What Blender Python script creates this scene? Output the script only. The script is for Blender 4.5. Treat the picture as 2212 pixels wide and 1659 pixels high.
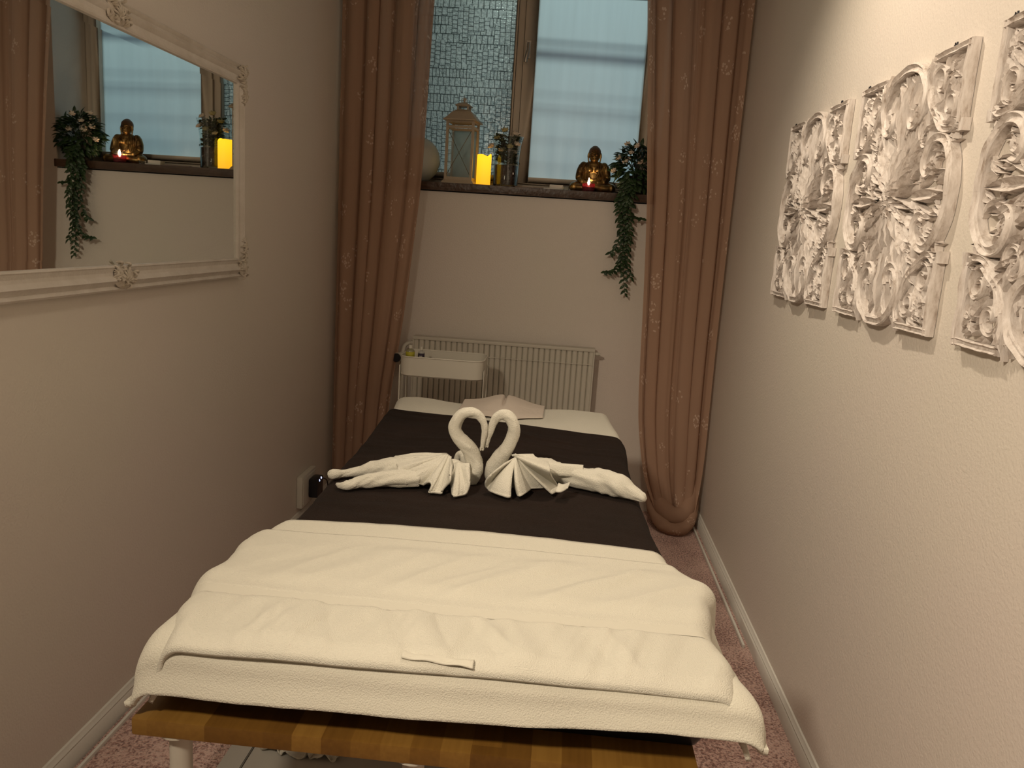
import bpy, bmesh, math, random
from mathutils import Vector, Matrix, noise, Euler
random.seed(7)
for o in list(bpy.data.objects): bpy.data.objects.remove(o)
sc = bpy.context.scene
COL = sc.collection
PI = math.pi
# ------------------------------------------------------------------ camera
F_PX, IW, IH = 1703.0, 2212, 1659
CAM = Vector((0, 0, 1.4))
_p, _y, _r = math.radians(10.688), math.radians(3.524), math.radians(3.728)
_f = Vector((-math.sin(_y), math.cos(_y), 0)); _rt = Vector((math.cos(_y), math.sin(_y), 0)); _up = Vector((0, 0, 1))
_f2 = _f * math.cos(_p) - _up * math.sin(_p); _u2 = _up * math.cos(_p) + _f * math.sin(_p)
AX = (_rt * math.cos(_r) + _u2 * math.sin(_r), _u2 * math.cos(_r) - _rt * math.sin(_r), _f2)
cd = bpy.data.cameras.new('camera'); cam = bpy.data.objects.new('camera', cd); COL.objects.link(cam)
cd.sensor_fit = 'HORIZONTAL'; cd.sensor_width = 36.0; cd.lens = 36.0 * F_PX / IW
cd.clip_start = 0.02; cd.clip_end = 60
M = Matrix((AX[0], AX[1], -AX[2])).transposed().to_4x4(); M.translation = CAM
cam.matrix_world = M
sc.camera = cam
def pix(x, y, ax, v):
    "survey helper: the world point on the plane axis=v seen at photo pixel x, y"
    d = AX[2] * F_PX + AX[0] * (x - IW / 2) - AX[1] * (y - IH / 2)
    return CAM + d * ((v - CAM[ax]) / d[ax])
# ------------------------------------------------------------------ world, exposure, room lights
sc.view_settings.view_transform = 'Standard'; sc.view_settings.look = 'None'
sc.view_settings.gamma = 1.0; sc.view_settings.exposure = 0.0
try: sc.view_settings.use_curve_mapping = False
except Exception: pass
w = bpy.data.worlds.new('evening_sky'); sc.world = w; w.use_nodes = True
bg = w.node_tree.nodes['Background']; bg.inputs[0].default_value = (0.30, 0.42, 0.55, 1); bg.inputs[1].default_value = 0.25
WARM = (1.0, 0.84, 0.635)
def area(name, loc, target, size, power, color, size_y=None, spread=None):
    l = bpy.data.lights.new(name, 'AREA'); l.energy = power; l.color = color; l.size = size
    if size_y: l.shape = 'RECTANGLE'; l.size_y = size_y
    if spread: l.spread = math.radians(spread)
    o = bpy.data.objects.new(name, l); COL.objects.link(o); o.location = loc
    o.rotation_euler = (Vector(target) - Vector(loc)).to_track_quat('-Z', 'Y').to_euler(); return o
def spot(name, loc, target, power, color, angle, blend, radius):
    l = bpy.data.lights.new(name, 'SPOT'); l.energy = power; l.color = color
    l.spot_size = math.radians(angle); l.spot_blend = blend; l.shadow_soft_size = radius
    o = bpy.data.objects.new(name, l); COL.objects.link(o); o.location = loc
    o.rotation_euler = (Vector(target) - Vector(loc)).to_track_quat('-Z', 'Y').to_euler(); return o
def bulb(name, loc, power, color, radius):
    l = bpy.data.lights.new(name, 'POINT'); l.energy = power; l.color = color; l.shadow_soft_size = radius
    o = bpy.data.objects.new(name, l); COL.objects.link(o); o.location = loc; return o
spot('ceiling_spot_light', (0.02, 2.20, 2.66), (0.72, 1.85, 0.75), 66, WARM, 125, 1.0, 0.03)
spot('ceiling_spot_light', (-0.85, -0.10, 2.30), (0.80, 1.60, 0.95), 168, WARM, 100, 1.0, 0.10)
bulb('room_fill_light', (0.00, 1.00, 2.50), 8, WARM, 0.10)  # weak omni fill, an added source besides the two spots
area('window_daylight', (0.1, 5.9, 3.3), (-0.1, 4.4, 2.0), 1.6, 15, (0.83, 1.0, 0.92), 0.35)
# ------------------------------------------------------------------ materials
def nodes(m): m.use_nodes = True; return m.node_tree.nodes, m.node_tree.links
def mat(name, col, rough=0.6, metal=0.0, bump=0.0, bscale=200.0, col2=None, cscale=6.0, sheen=0.0, trans=0.0, ior=1.45, spec=0.5, detail=3.0, emis=None, estr=0.0, bdist=0.01, stretch=None):
    m = bpy.data.materials.new(name); n, l = nodes(m); b = n['Principled BSDF']
    b.inputs['Base Color'].default_value = (*col, 1); b.inputs['Roughness'].default_value = rough
    b.inputs['Metallic'].default_value = metal; b.inputs['IOR'].default_value = ior
    b.inputs['Specular IOR Level'].default_value = spec; b.inputs['Transmission Weight'].default_value = trans
    if sheen: b.inputs['Sheen Weight'].default_value = sheen; b.inputs['Sheen Roughness'].default_value = 0.4
    if emis: b.inputs['Emission Color'].default_value = (*emis, 1); b.inputs['Emission Strength'].default_value = estr
    tc = n.new('ShaderNodeTexCoord'); vec = tc.outputs['Object']
    if stretch:
        mp = n.new('ShaderNodeMapping'); mp.inputs['Scale'].default_value = stretch; l.new(vec, mp.inputs[0]); vec = mp.outputs[0]
    if col2:
        t = n.new('ShaderNodeTexNoise'); t.inputs['Scale'].default_value = cscale; t.inputs['Detail'].default_value = 5; l.new(vec, t.inputs[0])
        r = n.new('ShaderNodeValToRGB'); r.color_ramp.elements[0].position = 0.35; r.color_ramp.elements[1].position = 0.68
        r.color_ramp.elements[0].color = (*col, 1); r.color_ramp.elements[1].color = (*col2, 1)
        l.new(t.outputs['Fac'], r.inputs[0]); l.new(r.outputs[0], b.inputs['Base Color'])
    if bump:
        t = n.new('ShaderNodeTexNoise'); t.inputs['Scale'].default_value = bscale; t.inputs['Detail'].default_value = detail; l.new(tc.outputs['Object'], t.inputs[0])
        u = n.new('ShaderNodeBump'); u.inputs['Strength'].default_value = bump; u.inputs['Distance'].default_value = bdist
        l.new(t.outputs['Fac'], u.inputs['Height']); l.new(u.outputs[0], b.inputs['Normal'])
    return m
M_wall = mat('wall_paint', (0.67, 0.62, 0.55), 0.42, bump=0.35, bscale=160, bdist=0.003, col2=(0.68, 0.61, 0.56), cscale=1.2, spec=0.4)
M_ceil = mat('ceiling_paint', (0.62, 0.60, 0.56), 0.8)
M_trim = mat('trim_white', (0.70, 0.68, 0.63), 0.35, bump=0.1, bscale=60)
M_frame_w = mat('window_frame_paint', (0.54, 0.465, 0.38), 0.45, bump=0.1, bscale=40)
M_sill = mat('sill_dark_wood', (0.045, 0.022, 0.012), 0.35, bump=0.4, bscale=30, col2=(0.075, 0.040, 0.022), cscale=12, stretch=(1, 8, 8))
M_towel = mat('towel_cream', (0.66, 0.635, 0.55), 0.95, bump=0.5, bscale=520, bdist=0.005, sheen=0.12, detail=2)
M_fleece = mat('fleece_cream', (0.66, 0.635, 0.545), 0.97, bump=0.5, bscale=420, bdist=0.005, sheen=0.2, detail=3)
M_band = mat('towel_woven_band', (0.645, 0.62, 0.535), 0.8, bump=0.2, bscale=900)
M_swan = mat('swan_towel', (0.70, 0.675, 0.59), 0.95, bump=0.6, bscale=450, bdist=0.005, sheen=0.12, detail=2)
M_brown = mat('brown_terry', (0.013, 0.0065, 0.004), 0.95, bump=0.7, bscale=380, bdist=0.006, sheen=0.02, spec=0.2, col2=(0.018, 0.009, 0.006), cscale=5)
M_pinkcloth = mat('pinkish_cotton', (0.64, 0.56, 0.49), 0.9, bump=0.3, bscale=500)
M_vinyl = mat('black_vinyl', (0.012, 0.013, 0.018), 0.32)
M_white = mat('white_enamel', (0.60, 0.57, 0.50), 0.38)
M_rad = mat('radiator_enamel', (0.55, 0.52, 0.45), 0.35)
M_mframe = mat('mirror_frame_white', (0.66, 0.61, 0.56), 0.42, bump=0.25, bscale=70, col2=(0.58, 0.53, 0.47), cscale=14)
M_orn = mat('mirror_ornament', (0.60, 0.54, 0.47), 0.5, bump=0.3, bscale=120, col2=(0.48, 0.42, 0.34), cscale=60)
M_mirror = mat('mirror_silver', (0.86, 0.90, 0.88), 0.012, metal=1.0)
M_black = mat('black_plastic', (0.008, 0.008, 0.012), 0.3)
M_gold = mat('antique_gold', (0.33, 0.21, 0.075), 0.33, metal=0.9, col2=(0.09, 0.048, 0.02), cscale=26, bump=0.15, bscale=90)
M_hair = mat('dark_bronze', (0.15, 0.075, 0.035), 0.4, metal=0.85, bump=0.8, bscale=330, bdist=0.01)
M_leaf = mat('ivy_leaf', (0.014, 0.035, 0.012), 0.45, col2=(0.030, 0.060, 0.018), cscale=30)
M_leaf2 = mat('bouquet_leaf', (0.06, 0.075, 0.025), 0.5, col2=(0.03, 0.05, 0.018), cscale=30)
M_stem = mat('plant_stem', (0.03, 0.035, 0.015), 0.6)
M_petal = mat('flower_petal', (0.70, 0.58, 0.47), 0.7)
M_petaly = mat('flower_petal_yellow', (0.55, 0.46, 0.22), 0.7)
M_pot = mat('dark_pot', (0.02, 0.018, 0.016), 0.5)
M_lant = mat('lantern_metal', (0.46, 0.38, 0.28), 0.45, bump=0.15, bscale=60)
M_wire = mat('lantern_wire', (0.12, 0.09, 0.05), 0.4, metal=0.6)
M_card = mat('white_card', (0.62, 0.60, 0.55), 0.7)
M_valve = mat('valve_chrome', (0.5, 0.48, 0.45), 0.25, metal=0.9)
M_globe = mat('globe_ceramic', (0.50, 0.51, 0.47), 0.5)
M_metal = mat('handle_metal', (0.35, 0.31, 0.27), 0.3, metal=0.9)
M_board = mat('white_laminate', (0.46, 0.44, 0.40), 0.4)
M_line = mat('dark_groove', (0.04, 0.035, 0.03), 0.7)
M_wick = mat('wick', (0.02, 0.015, 0.01), 0.9)

def make_carpet():
    m = bpy.data.materials.new('pink_carpet'); n, l = nodes(m); b = n['Principled BSDF']
    b.inputs['Roughness'].default_value = 1.0; b.inputs['Sheen Weight'].default_value = 0.3
    tc = n.new('ShaderNodeTexCoord')
    t = n.new('ShaderNodeTexNoise'); t.inputs['Scale'].default_value = 150; t.inputs['Detail'].default_value = 4; l.new(tc.outputs['Object'], t.inputs[0])
    t2 = n.new('ShaderNodeTexNoise'); t2.inputs['Scale'].default_value = 7; t2.inputs['Detail'].default_value = 3; l.new(tc.outputs['Object'], t2.inputs[0])
    mx = n.new('ShaderNodeMath'); mx.operation = 'MULTIPLY_ADD'; l.new(t2.outputs[0], mx.inputs[0]); mx.inputs[1].default_value = 0.35; l.new(t.outputs[0], mx.inputs[2])
    r = n.new('ShaderNodeValToRGB'); e = r.color_ramp.elements
    e[0].position = 0.52; e[0].color = (0.26, 0.105, 0.080, 1); e[1].position = 0.76; e[1].color = (0.92, 0.62, 0.54, 1)
    k = e.new(0.66); k.color = (0.68, 0.39, 0.33, 1)
    l.new(mx.outputs[0], r.inputs[0]); l.new(r.outputs[0], b.inputs['Base Color'])
    u = n.new('ShaderNodeBump'); u.inputs['Strength'].default_value = 1; u.inputs['Distance'].default_value = 0.02
    l.new(t.outputs[0], u.inputs['Height']); l.new(u.outputs[0], b.inputs['Normal'])
    return m
M_carpet = make_carpet()

def make_wood():
    m = bpy.data.materials.new('butcher_block'); n, l = nodes(m); b = n['Principled BSDF']; b.inputs['Roughness'].default_value = 0.33
    tc = n.new('ShaderNodeTexCoord')
    sep = n.new('ShaderNodeSeparateXYZ'); l.new(tc.outputs['Object'], sep.inputs[0])
    def mth(op, a, b2=None, c=None):
        q = n.new('ShaderNodeMath'); q.operation = op
        for i, v in enumerate((a, b2, c)):
            if v is None: continue
            if isinstance(v, (int, float)): q.inputs[i].default_value = v
            else: l.new(v, q.inputs[i])
        return q.outputs[0]
    # staves run along Y and are 45 mm wide; the front edge shows their ends
    ix = mth('FLOOR', mth('MULTIPLY', sep.outputs['X'], 21.0))
    wn = n.new('ShaderNodeTexWhiteNoise'); wn.noise_dimensions = '1D'; l.new(ix, wn.inputs['W'])
    iy = mth('FLOOR', mth('MULTIPLY_ADD', sep.outputs['Y'], 2.2, mth('MULTIPLY', wn.outputs['Value'], 7.0)))
    cb = n.new('ShaderNodeCombineXYZ'); l.new(ix, cb.inputs[0]); l.new(iy, cb.inputs[1])
    w2 = n.new('ShaderNodeTexWhiteNoise'); w2.noise_dimensions = '3D'; l.new(cb.outputs[0], w2.inputs['Vector'])
    mp = n.new('ShaderNodeMapping'); mp.inputs['Scale'].default_value = (60, 3, 60); l.new(tc.outputs['Object'], mp.inputs[0])
    g = n.new('ShaderNodeTexNoise'); g.inputs['Scale'].default_value = 2; g.inputs['Detail'].default_value = 6; l.new(mp.outputs[0], g.inputs[0])
    f = mth('ADD', mth('MULTIPLY', w2.outputs['Value'], 0.62), mth('MULTIPLY', g.outputs[0], 0.4))
    r = n.new('ShaderNodeValToRGB'); e = r.color_ramp.elements
    e[0].position = 0.1; e[0].color = (0.10, 0.045, 0.009, 1); e[1].position = 0.95; e[1].color = (0.29, 0.160, 0.036, 1)
    k = e.new(0.5); k.color = (0.18, 0.088, 0.017, 1)
    l.new(f, r.inputs[0]); l.new(r.outputs[0], b.inputs['Base Color'])
    return m
M_wood = make_wood()

def make_curtain():
    m = bpy.data.materials.new('sheer_curtain'); n, l = nodes(m); n.remove(n['Principled BSDF'])
    out = n['Material Output']; uv = n.new('ShaderNodeUVMap'); uv.uv_map = 'UVMap'
    # woven blossom sprigs: clusters of small cells inside larger patches
    v1 = n.new('ShaderNodeTexVoronoi'); v1.inputs['Scale'].default_value = 7.5; v1.inputs['Randomness'].default_value = 0.7; l.new(uv.outputs[0], v1.inputs['Vector'])
    v2 = n.new('ShaderNodeTexVoronoi'); v2.inputs['Scale'].default_value = 60; l.new(uv.outputs[0], v2.inputs['Vector'])
    a = n.new('ShaderNodeMath'); a.operation = 'LESS_THAN'; l.new(v1.outputs['Distance'], a.inputs[0]); a.inputs[1].default_value = 0.33
    b = n.new('ShaderNodeMath'); b.operation = 'LESS_THAN'; l.new(v2.outputs['Distance'], b.inputs[0]); b.inputs[1].default_value = 0.36
    c = n.new('ShaderNodeMath'); c.operation = 'MULTIPLY'; l.new(a.outputs[0], c.inputs[0]); l.new(b.outputs[0], c.inputs[1])
    mix = n.new('ShaderNodeMixRGB'); l.new(c.outputs[0], mix.inputs[0])
    mix.inputs[1].default_value = (0.50, 0.325, 0.235, 1); mix.inputs[2].default_value = (0.74, 0.56, 0.45, 1)
    d = n.new('ShaderNodeBsdfDiffuse'); t = n.new('ShaderNodeBsdfTranslucent'); tr = n.new('ShaderNodeBsdfTransparent')
    l.new(mix.outputs[0], d.inputs[0]); l.new(mix.outputs[0], t.inputs[0]); tr.inputs[0].default_value = (0.95, 0.85, 0.78, 1)
    m1 = n.new('ShaderNodeMixShader'); m1.inputs[0].default_value = 0.35; l.new(d.outputs[0], m1.inputs[1]); l.new(t.outputs[0], m1.inputs[2])
    m2 = n.new('ShaderNodeMixShader'); m2.inputs[0].default_value = 0.13; l.new(m1.outputs[0], m2.inputs[1]); l.new(tr.outputs[0], m2.inputs[2])
    l.new(m2.outputs[0], out.inputs[0]); return m
M_curt = make_curtain()

def make_frosted(name, col, rough, mixg=0.12, wr=True):
    m = bpy.data.materials.new(name); n, l = nodes(m); n.remove(n['Principled BSDF']); out = n['Material Output']
    t = n.new('ShaderNodeBsdfTranslucent'); t.inputs[0].default_value = (*col, 1)
    g = n.new('ShaderNodeBsdfGlossy'); g.inputs['Roughness'].default_value = rough; g.inputs[0].default_value = (0.8, 0.85, 0.88, 1)
    mx = n.new('ShaderNodeMixShader'); mx.inputs[0].default_value = mixg; l.new(t.outputs[0], mx.inputs[1]); l.new(g.outputs[0], mx.inputs[2]); l.new(mx.outputs[0], out.inputs[0])
    if wr:
        tc = n.new('ShaderNodeTexCoord'); mp = n.new('ShaderNodeMapping'); mp.inputs['Scale'].default_value = (22, 1, 1.6); l.new(tc.outputs['Object'], mp.inputs[0])
        no = n.new('ShaderNodeTexNoise'); no.inputs['Scale'].default_value = 1.2; no.inputs['Detail'].default_value = 3; l.new(mp.outputs[0], no.inputs[0])
        r = n.new('ShaderNodeValToRGB'); r.color_ramp.elements[0].position = 0.3; r.color_ramp.elements[1].position = 0.7
        r.color_ramp.elements[0].color = (*[c * 0.93 for c in col], 1); r.color_ramp.elements[1].color = (*col, 1)
        l.new(no.outputs[0], r.inputs[0]); l.new(r.outputs[0], t.inputs[0])
    return m
M_pane = make_frosted('frosted_film', (0.80, 0.92, 0.95), 0.35)
M_lpane = make_frosted('lantern_frosted_glass', (0.75, 0.80, 0.76), 0.3, 0.15, False)

def make_textured():
    m = bpy.data.materials.new('block_pattern_glass'); n, l = nodes(m); n.remove(n['Principled BSDF']); out = n['Material Output']
    tc = n.new('ShaderNodeTexCoord'); sp = n.new('ShaderNodeSeparateXYZ'); l.new(tc.outputs['Object'], sp.inputs[0])
    cb = n.new('ShaderNodeCombineXYZ'); l.new(sp.outputs['X'], cb.inputs[0]); l.new(sp.outputs['Z'], cb.inputs[1])
    def vor(scale, feat):
        v = n.new('ShaderNodeTexVoronoi'); v.distance = 'CHEBYCHEV' if feat == 'F1' else 'EUCLIDEAN'
        v.feature = feat; v.inputs['Scale'].default_value = scale; v.inputs['Randomness'].default_value = 0.62; l.new(cb.outputs[0], v.inputs['Vector']); return v
    def brick(w_, h_, off, sq, mortar, rot):
        b = n.new('ShaderNodeTexBrick'); b.inputs['Scale'].default_value = 1; b.inputs['Brick Width'].default_value = w_; b.inputs['Row Height'].default_value = h_
        b.inputs['Mortar Size'].default_value = mortar; b.inputs['Mortar Smooth'].default_value = 0.6; b.offset = off; b.squash = sq; b.squash_frequency = 3; b.offset_frequency = 2
        b.inputs['Color1'].default_value = (1, 1, 1, 1); b.inputs['Color2'].default_value = (0.72, 0.72, 0.72, 1); b.inputs['Mortar'].default_value = (0, 0, 0, 1)
        if rot:
            mp = n.new('ShaderNodeMapping'); mp.inputs['Rotation'].default_value = (0, 0, PI / 2); l.new(cb.outputs[0], mp.inputs[0]); l.new(mp.outputs[0], b.inputs['Vector'])
        else: l.new(cb.outputs[0], b.inputs['Vector'])
        return b
    b1 = brick(0.030, 0.043, 0.37, 0.6, 0.0019, False); b2 = brick(0.021, 0.028, 0.62, 1.7, 0.0016, True)
    # a coarse chequer decides where each of the two block sizes is used
    ck = n.new('ShaderNodeTexVoronoi'); ck.distance = 'CHEBYCHEV'; ck.inputs['Scale'].default_value = 9; l.new(cb.outputs[0], ck.inputs['Vector'])
    ss = n.new('ShaderNodeSeparateColor'); l.new(ck.outputs['Color'], ss.inputs[0])
    gt = n.new('ShaderNodeMath'); gt.operation = 'GREATER_THAN'; l.new(ss.outputs[0], gt.inputs[0]); gt.inputs[1].default_value = 0.5
    mb = n.new('ShaderNodeMixRGB'); l.new(gt.outputs[0], mb.inputs[0]); l.new(b1.outputs['Color'], mb.inputs[1]); l.new(b2.outputs['Color'], mb.inputs[2])
    no = vor(95, 'F1')
    hh = n.new('ShaderNodeMath'); hh.operation = 'MULTIPLY_ADD'; l.new(no.outputs['Distance'], hh.inputs[0]); hh.inputs[1].default_value = 1.1; l.new(mb.outputs[0], hh.inputs[2])
    bp = n.new('ShaderNodeBump'); bp.inputs['Strength'].default_value = 1; bp.inputs['Distance'].default_value = 0.035; l.new(hh.outputs[0], bp.inputs['Height'])
    r = n.new('ShaderNodeValToRGB'); r.color_ramp.elements[0].position = 0.05; r.color_ramp.elements[0].color = (0.06, 0.09, 0.09, 1)
    r.color_ramp.elements[1].position = 0.75; r.color_ramp.elements[1].color = (0.97, 1.0, 0.97, 1); l.new(mb.outputs[0], r.inputs[0])  # dark lines between blocks: their refraction put into the colour
    t = n.new('ShaderNodeBsdfTranslucent'); l.new(r.outputs[0], t.inputs[0]); l.new(bp.outputs[0], t.inputs['Normal'])
    g = n.new('ShaderNodeBsdfGlossy'); g.inputs['Roughness'].default_value = 0.25; l.new(bp.outputs[0], g.inputs['Normal'])
    rf = n.new('ShaderNodeBsdfRefraction'); rf.inputs['Roughness'].default_value = 0.22; rf.inputs['IOR'].default_value = 1.35; l.new(bp.outputs[0], rf.inputs['Normal']); l.new(r.outputs[0], rf.inputs[0])
    m1 = n.new('ShaderNodeMixShader'); m1.inputs[0].default_value = 0.30; l.new(t.outputs[0], m1.inputs[1]); l.new(rf.outputs[0], m1.inputs[2])
    m2 = n.new('ShaderNodeMixShader'); m2.inputs[0].default_value = 0.10; l.new(m1.outputs[0], m2.inputs[1]); l.new(g.outputs[0], m2.inputs[2])
    l.new(m2.outputs[0], out.inputs[0]); return m
M_tex = make_textured()

def make_carved():
    m = bpy.data.materials.new('whitewashed_carving'); n, l = nodes(m); b = n['Principled BSDF']; b.inputs['Roughness'].default_value = 0.75
    tc = n.new('ShaderNodeTexCoord'); mp = n.new('ShaderNodeMapping'); mp.inputs['Scale'].default_value = (1, 1, 0.25); l.new(tc.outputs['Object'], mp.inputs[0])
    t = n.new('ShaderNodeTexNoise'); t.inputs['Scale'].default_value = 60; t.inputs['Detail'].default_value = 6; t.inputs['Roughness'].default_value = 0.7; l.new(mp.outputs[0], t.inputs[0])
    r = n.new('ShaderNodeValToRGB'); e = r.color_ramp.elements; e[0].position = 0.32; e[0].color = (0.36, 0.29, 0.245, 1); e[1].position = 0.62; e[1].color = (0.72, 0.665, 0.63, 1)
    k = e.new(0.45); k.color = (0.58, 0.52, 0.48, 1)
    l.new(t.outputs[0], r.inputs[0]); l.new(r.outputs[0], b.inputs['Base Color'])
    u = n.new('ShaderNodeBump'); u.inputs['Strength'].default_value = 0.5; u.inputs['Distance'].default_value = 0.004; l.new(t.outputs[0], u.inputs['Height']); l.new(u.outputs[0], b.inputs['Normal'])
    return m
M_carve = make_carved()
M_glass = mat('clear_glass', (0.95, 1, 0.98), 0.02, trans=1.0, ior=1.45)
M_amber = mat('amber_liquid_glass', (0.16, 0.05, 0.012), 0.1, trans=0.5, ior=1.3)
M_purple = mat('purple_glass', (0.35, 0.08, 0.10), 0.15, trans=0.75, ior=1.3)
M_led = mat('led_candle_wax', (0.9, 0.6, 0.1), 0.5, emis=(1.0, 0.47, 0.01), estr=1.3)
_n, _l = nodes(M_led); _tc = _n.new('ShaderNodeTexCoord'); _sp = _n.new('ShaderNodeSeparateXYZ'); _l.new(_tc.outputs['Object'], _sp.inputs[0])
_mr = _n.new('ShaderNodeMapRange'); _mr.inputs[1].default_value = 0.0; _mr.inputs[2].default_value = 0.13; _mr.inputs[3].default_value = 0.0; _mr.inputs[4].default_value = 1.0; _l.new(_sp.outputs['Z'], _mr.inputs[0])
_cr = _n.new('ShaderNodeValToRGB'); _cr.color_ramp.elements[0].color = (0.75, 0.34, 0.010, 1); _cr.color_ramp.elements[1].color = (1.0, 0.56, 0.012, 1); _l.new(_mr.outputs[0], _cr.inputs[0]); _l.new(_cr.outputs[0], _n['Principled BSDF'].inputs['Emission Color'])
M_flame = mat('flame', (1, 0.7, 0.4), 0.5, emis=(1.0, 0.66, 0.36), estr=150)
M_ledblue = mat('indicator_led', (0.5, 0.6, 1), 0.5, emis=(0.45, 0.55, 1.0), estr=6)

# ------------------------------------------------------------------ geometry helpers
class MB:
    def __init__(s): s.v = []; s.f = []; s.uv = None
    def add(s, vs, fs):
        k = len(s.v); s.v += [Vector(p) for p in vs]; s.f += [tuple(i + k for i in q) for q in fs]; return s
    def box(s, x0, x1, y0, y1, z0, z1):
        return s.add([(x0, y0, z0), (x1, y0, z0), (x1, y1, z0), (x0, y1, z0), (x0, y0, z1), (x1, y0, z1), (x1, y1, z1), (x0, y1, z1)],
                     [(0, 3, 2, 1), (4, 5, 6, 7), (0, 1, 5, 4), (1, 2, 6, 5), (2, 3, 7, 6), (3, 0, 4, 7)])
    def grid(s, fn, nu, nv, closeu=False, uv=None):
        k = len(s.v)
        for j in range(nv + 1):
            for i in range(nu + (0 if closeu else 1)): s.v.append(Vector(fn(i / nu, j / nv)))
        w = nu if closeu else nu + 1
        for j in range(nv):
            for i in range(nu):
                a = k + j * w + i; b = k + j * w + (i + 1) % w
                s.f.append((a, b, b + w, a + w))
        return s
    def tube(s, pts, rad, n=12, cap=True, squash=None):
        pts = [Vector(p) for p in pts]; m = len(pts)
        if not hasattr(rad, '__len__'): rad = [rad] * m
        k = len(s.v); up = None
        for i, p in enumerate(pts):
            t = (pts[min(i + 1, m - 1)] - pts[max(i - 1, 0)]).normalized()
            if up is None:
                up = Vector((0, 0, 1)) if abs(t.z) < 0.9 else Vector((0, 1, 0))
            up = (up - t * up.dot(t)).normalized(); sd = t.cross(up)
            for j in range(n):
                a = 2 * PI * j / n; q = p + (up * math.cos(a) + sd * math.sin(a)) * rad[i]
                if squash: q = squash(q, i)
                s.v.append(q)
        for i in range(m - 1):
            for j in range(n):
                a = k + i * n + j; b = k + i * n + (j + 1) % n; s.f.append((a, b, b + n, a + n))
        if cap: s.f.append(tuple(k + j for j in range(n))[::-1]); s.f.append(tuple(k + (m - 1) * n + j for j in range(n)))
        return s
    def lathe(s, prof, c=(0, 0, 0), n=32, wob=None):
        k = len(s.v); m = len(prof)
        for (r, z) in prof:
            for j in range(n):
                a = 2 * PI * j / n; s.v.append(Vector((c[0] + r * math.cos(a), c[1] + r * math.sin(a), c[2] + z + (wob(a, r, z) if wob else 0))))
        for i in range(m - 1):
            for j in range(n):
                a = k + i * n + j; b = k + i * n + (j + 1) % n; s.f.append((a, b, b + n, a + n))
        return s
    def ell(s, c, r, n=20, m=12, rot=None):
        k = len(s.v); c = Vector(c)
        for i in range(m + 1):
            th = PI * i / m
            for j in range(n):
                ph = 2 * PI * j / n; q = Vector((r[0] * math.sin(th) * math.cos(ph), r[1] * math.sin(th) * math.sin(ph), r[2] * math.cos(th)))
                if rot: q = rot @ q
                s.v.append(c + q)
        for i in range(m):
            for j in range(n):
                a = k + i * n + j; b = k + i * n + (j + 1) % n; s.f.append((a, a + n, b + n, b))
        return s
    def move(s, f): s.v = [Vector(f(p)) for p in s.v]; return s
    def build(s, name, m, parent=None, smooth=True, bevel=0, solid=0, sub=0, angle=40, loc=None, merge=True):
        me = bpy.data.meshes.new(name); me.from_pydata([tuple(p) for p in s.v], [], s.f)
        bm = bmesh.new(); bm.from_mesh(me)
        if merge: bmesh.ops.remove_doubles(bm, verts=bm.verts, dist=1e-6)
        bmesh.ops.recalc_face_normals(bm, faces=bm.faces)
        if bevel: bmesh.ops.bevel(bm, geom=[e for e in bm.edges if e.is_manifold and e.calc_face_angle(0) > 0.5], offset=bevel, segments=2, affect='EDGES', profile=0.7, clamp_overlap=True)
        bm.to_mesh(me); bm.free()
        if smooth:
            me.polygons.foreach_set('use_smooth', [True] * len(me.polygons))
        o = bpy.data.objects.new(name, me); COL.objects.link(o); me.materials.append(m)
        if parent is not None: o.parent = parent
        if loc is not None: o.location = loc
        if smooth and angle: 
            try: me.set_sharp_from_angle(angle=math.radians(angle))
            except Exception: pass
        if solid: q = o.modifiers.new('thickness', 'SOLIDIFY'); q.thickness = solid; q.offset = 0
        if sub: q = o.modifiers.new('smooth', 'SUBSURF'); q.levels = sub; q.render_levels = sub
        return o
def tag(o, label=None, cat=None, group=None, kind=None):
    if label: o['label'] = label
    if cat: o['category'] = cat
    if group: o['group'] = group
    if kind: o['kind'] = kind
    return o
def empty(name, loc, label, cat, group=None):
    o = bpy.data.objects.new(name, None); COL.objects.link(o); o.location = loc; o.empty_display_size = 0.05
    tag(o, label, cat, group); return o
def under(e, *objs):
    "children were modelled in world coordinates: keep them in place below the thing's own base point"
    bpy.context.view_layer.update()
    for o in e.children:
        o.location = Vector(o.location) - e.location if not o.get('_rel') else o.location
def interp(tab, x):
    tab = sorted(tab)
    if x <= tab[0][0]: return tab[0][1]
    for (a, b), (c, d) in zip(tab, tab[1:]):
        if x <= c:
            t = (x - a) / (c - a); return b + (d - b) * t
    return tab[-1][1]
def smoothtab(tab, x):
    tab = sorted(tab)
    if x <= tab[0][0]: return tab[0][1]
    for (a, b), (c, d) in zip(tab, tab[1:]):
        if x <= c:
            t = (x - a) / (c - a); t = t * t * (3 - 2 * t); return b + (d - b) * t
    return tab[-1][1]
def nz(x, y, z=0.0): return noise.noise(Vector((x, y, z)))
def catmull(pts, per=6, rad=None):
    P = [Vector(p) for p in pts]; out = []; R = []
    for i in range(len(P) - 1):
        p0, p1, p2, p3 = P[max(i - 1, 0)], P[i], P[i + 1], P[min(i + 2, len(P) - 1)]
        for k in range(per):
            t = k / per
            out.append(0.5 * ((2 * p1) + (-p0 + p2) * t + (2 * p0 - 5 * p1 + 4 * p2 - p3) * t * t + (-p0 + 3 * p1 - 3 * p2 + p3) * t ** 3))
            if rad: R.append(rad[i] + (rad[i + 1] - rad[i]) * (t * t * (3 - 2 * t)))
    out.append(P[-1]); 
    if rad: R.append(rad[-1]); return out, R
    return out

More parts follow.
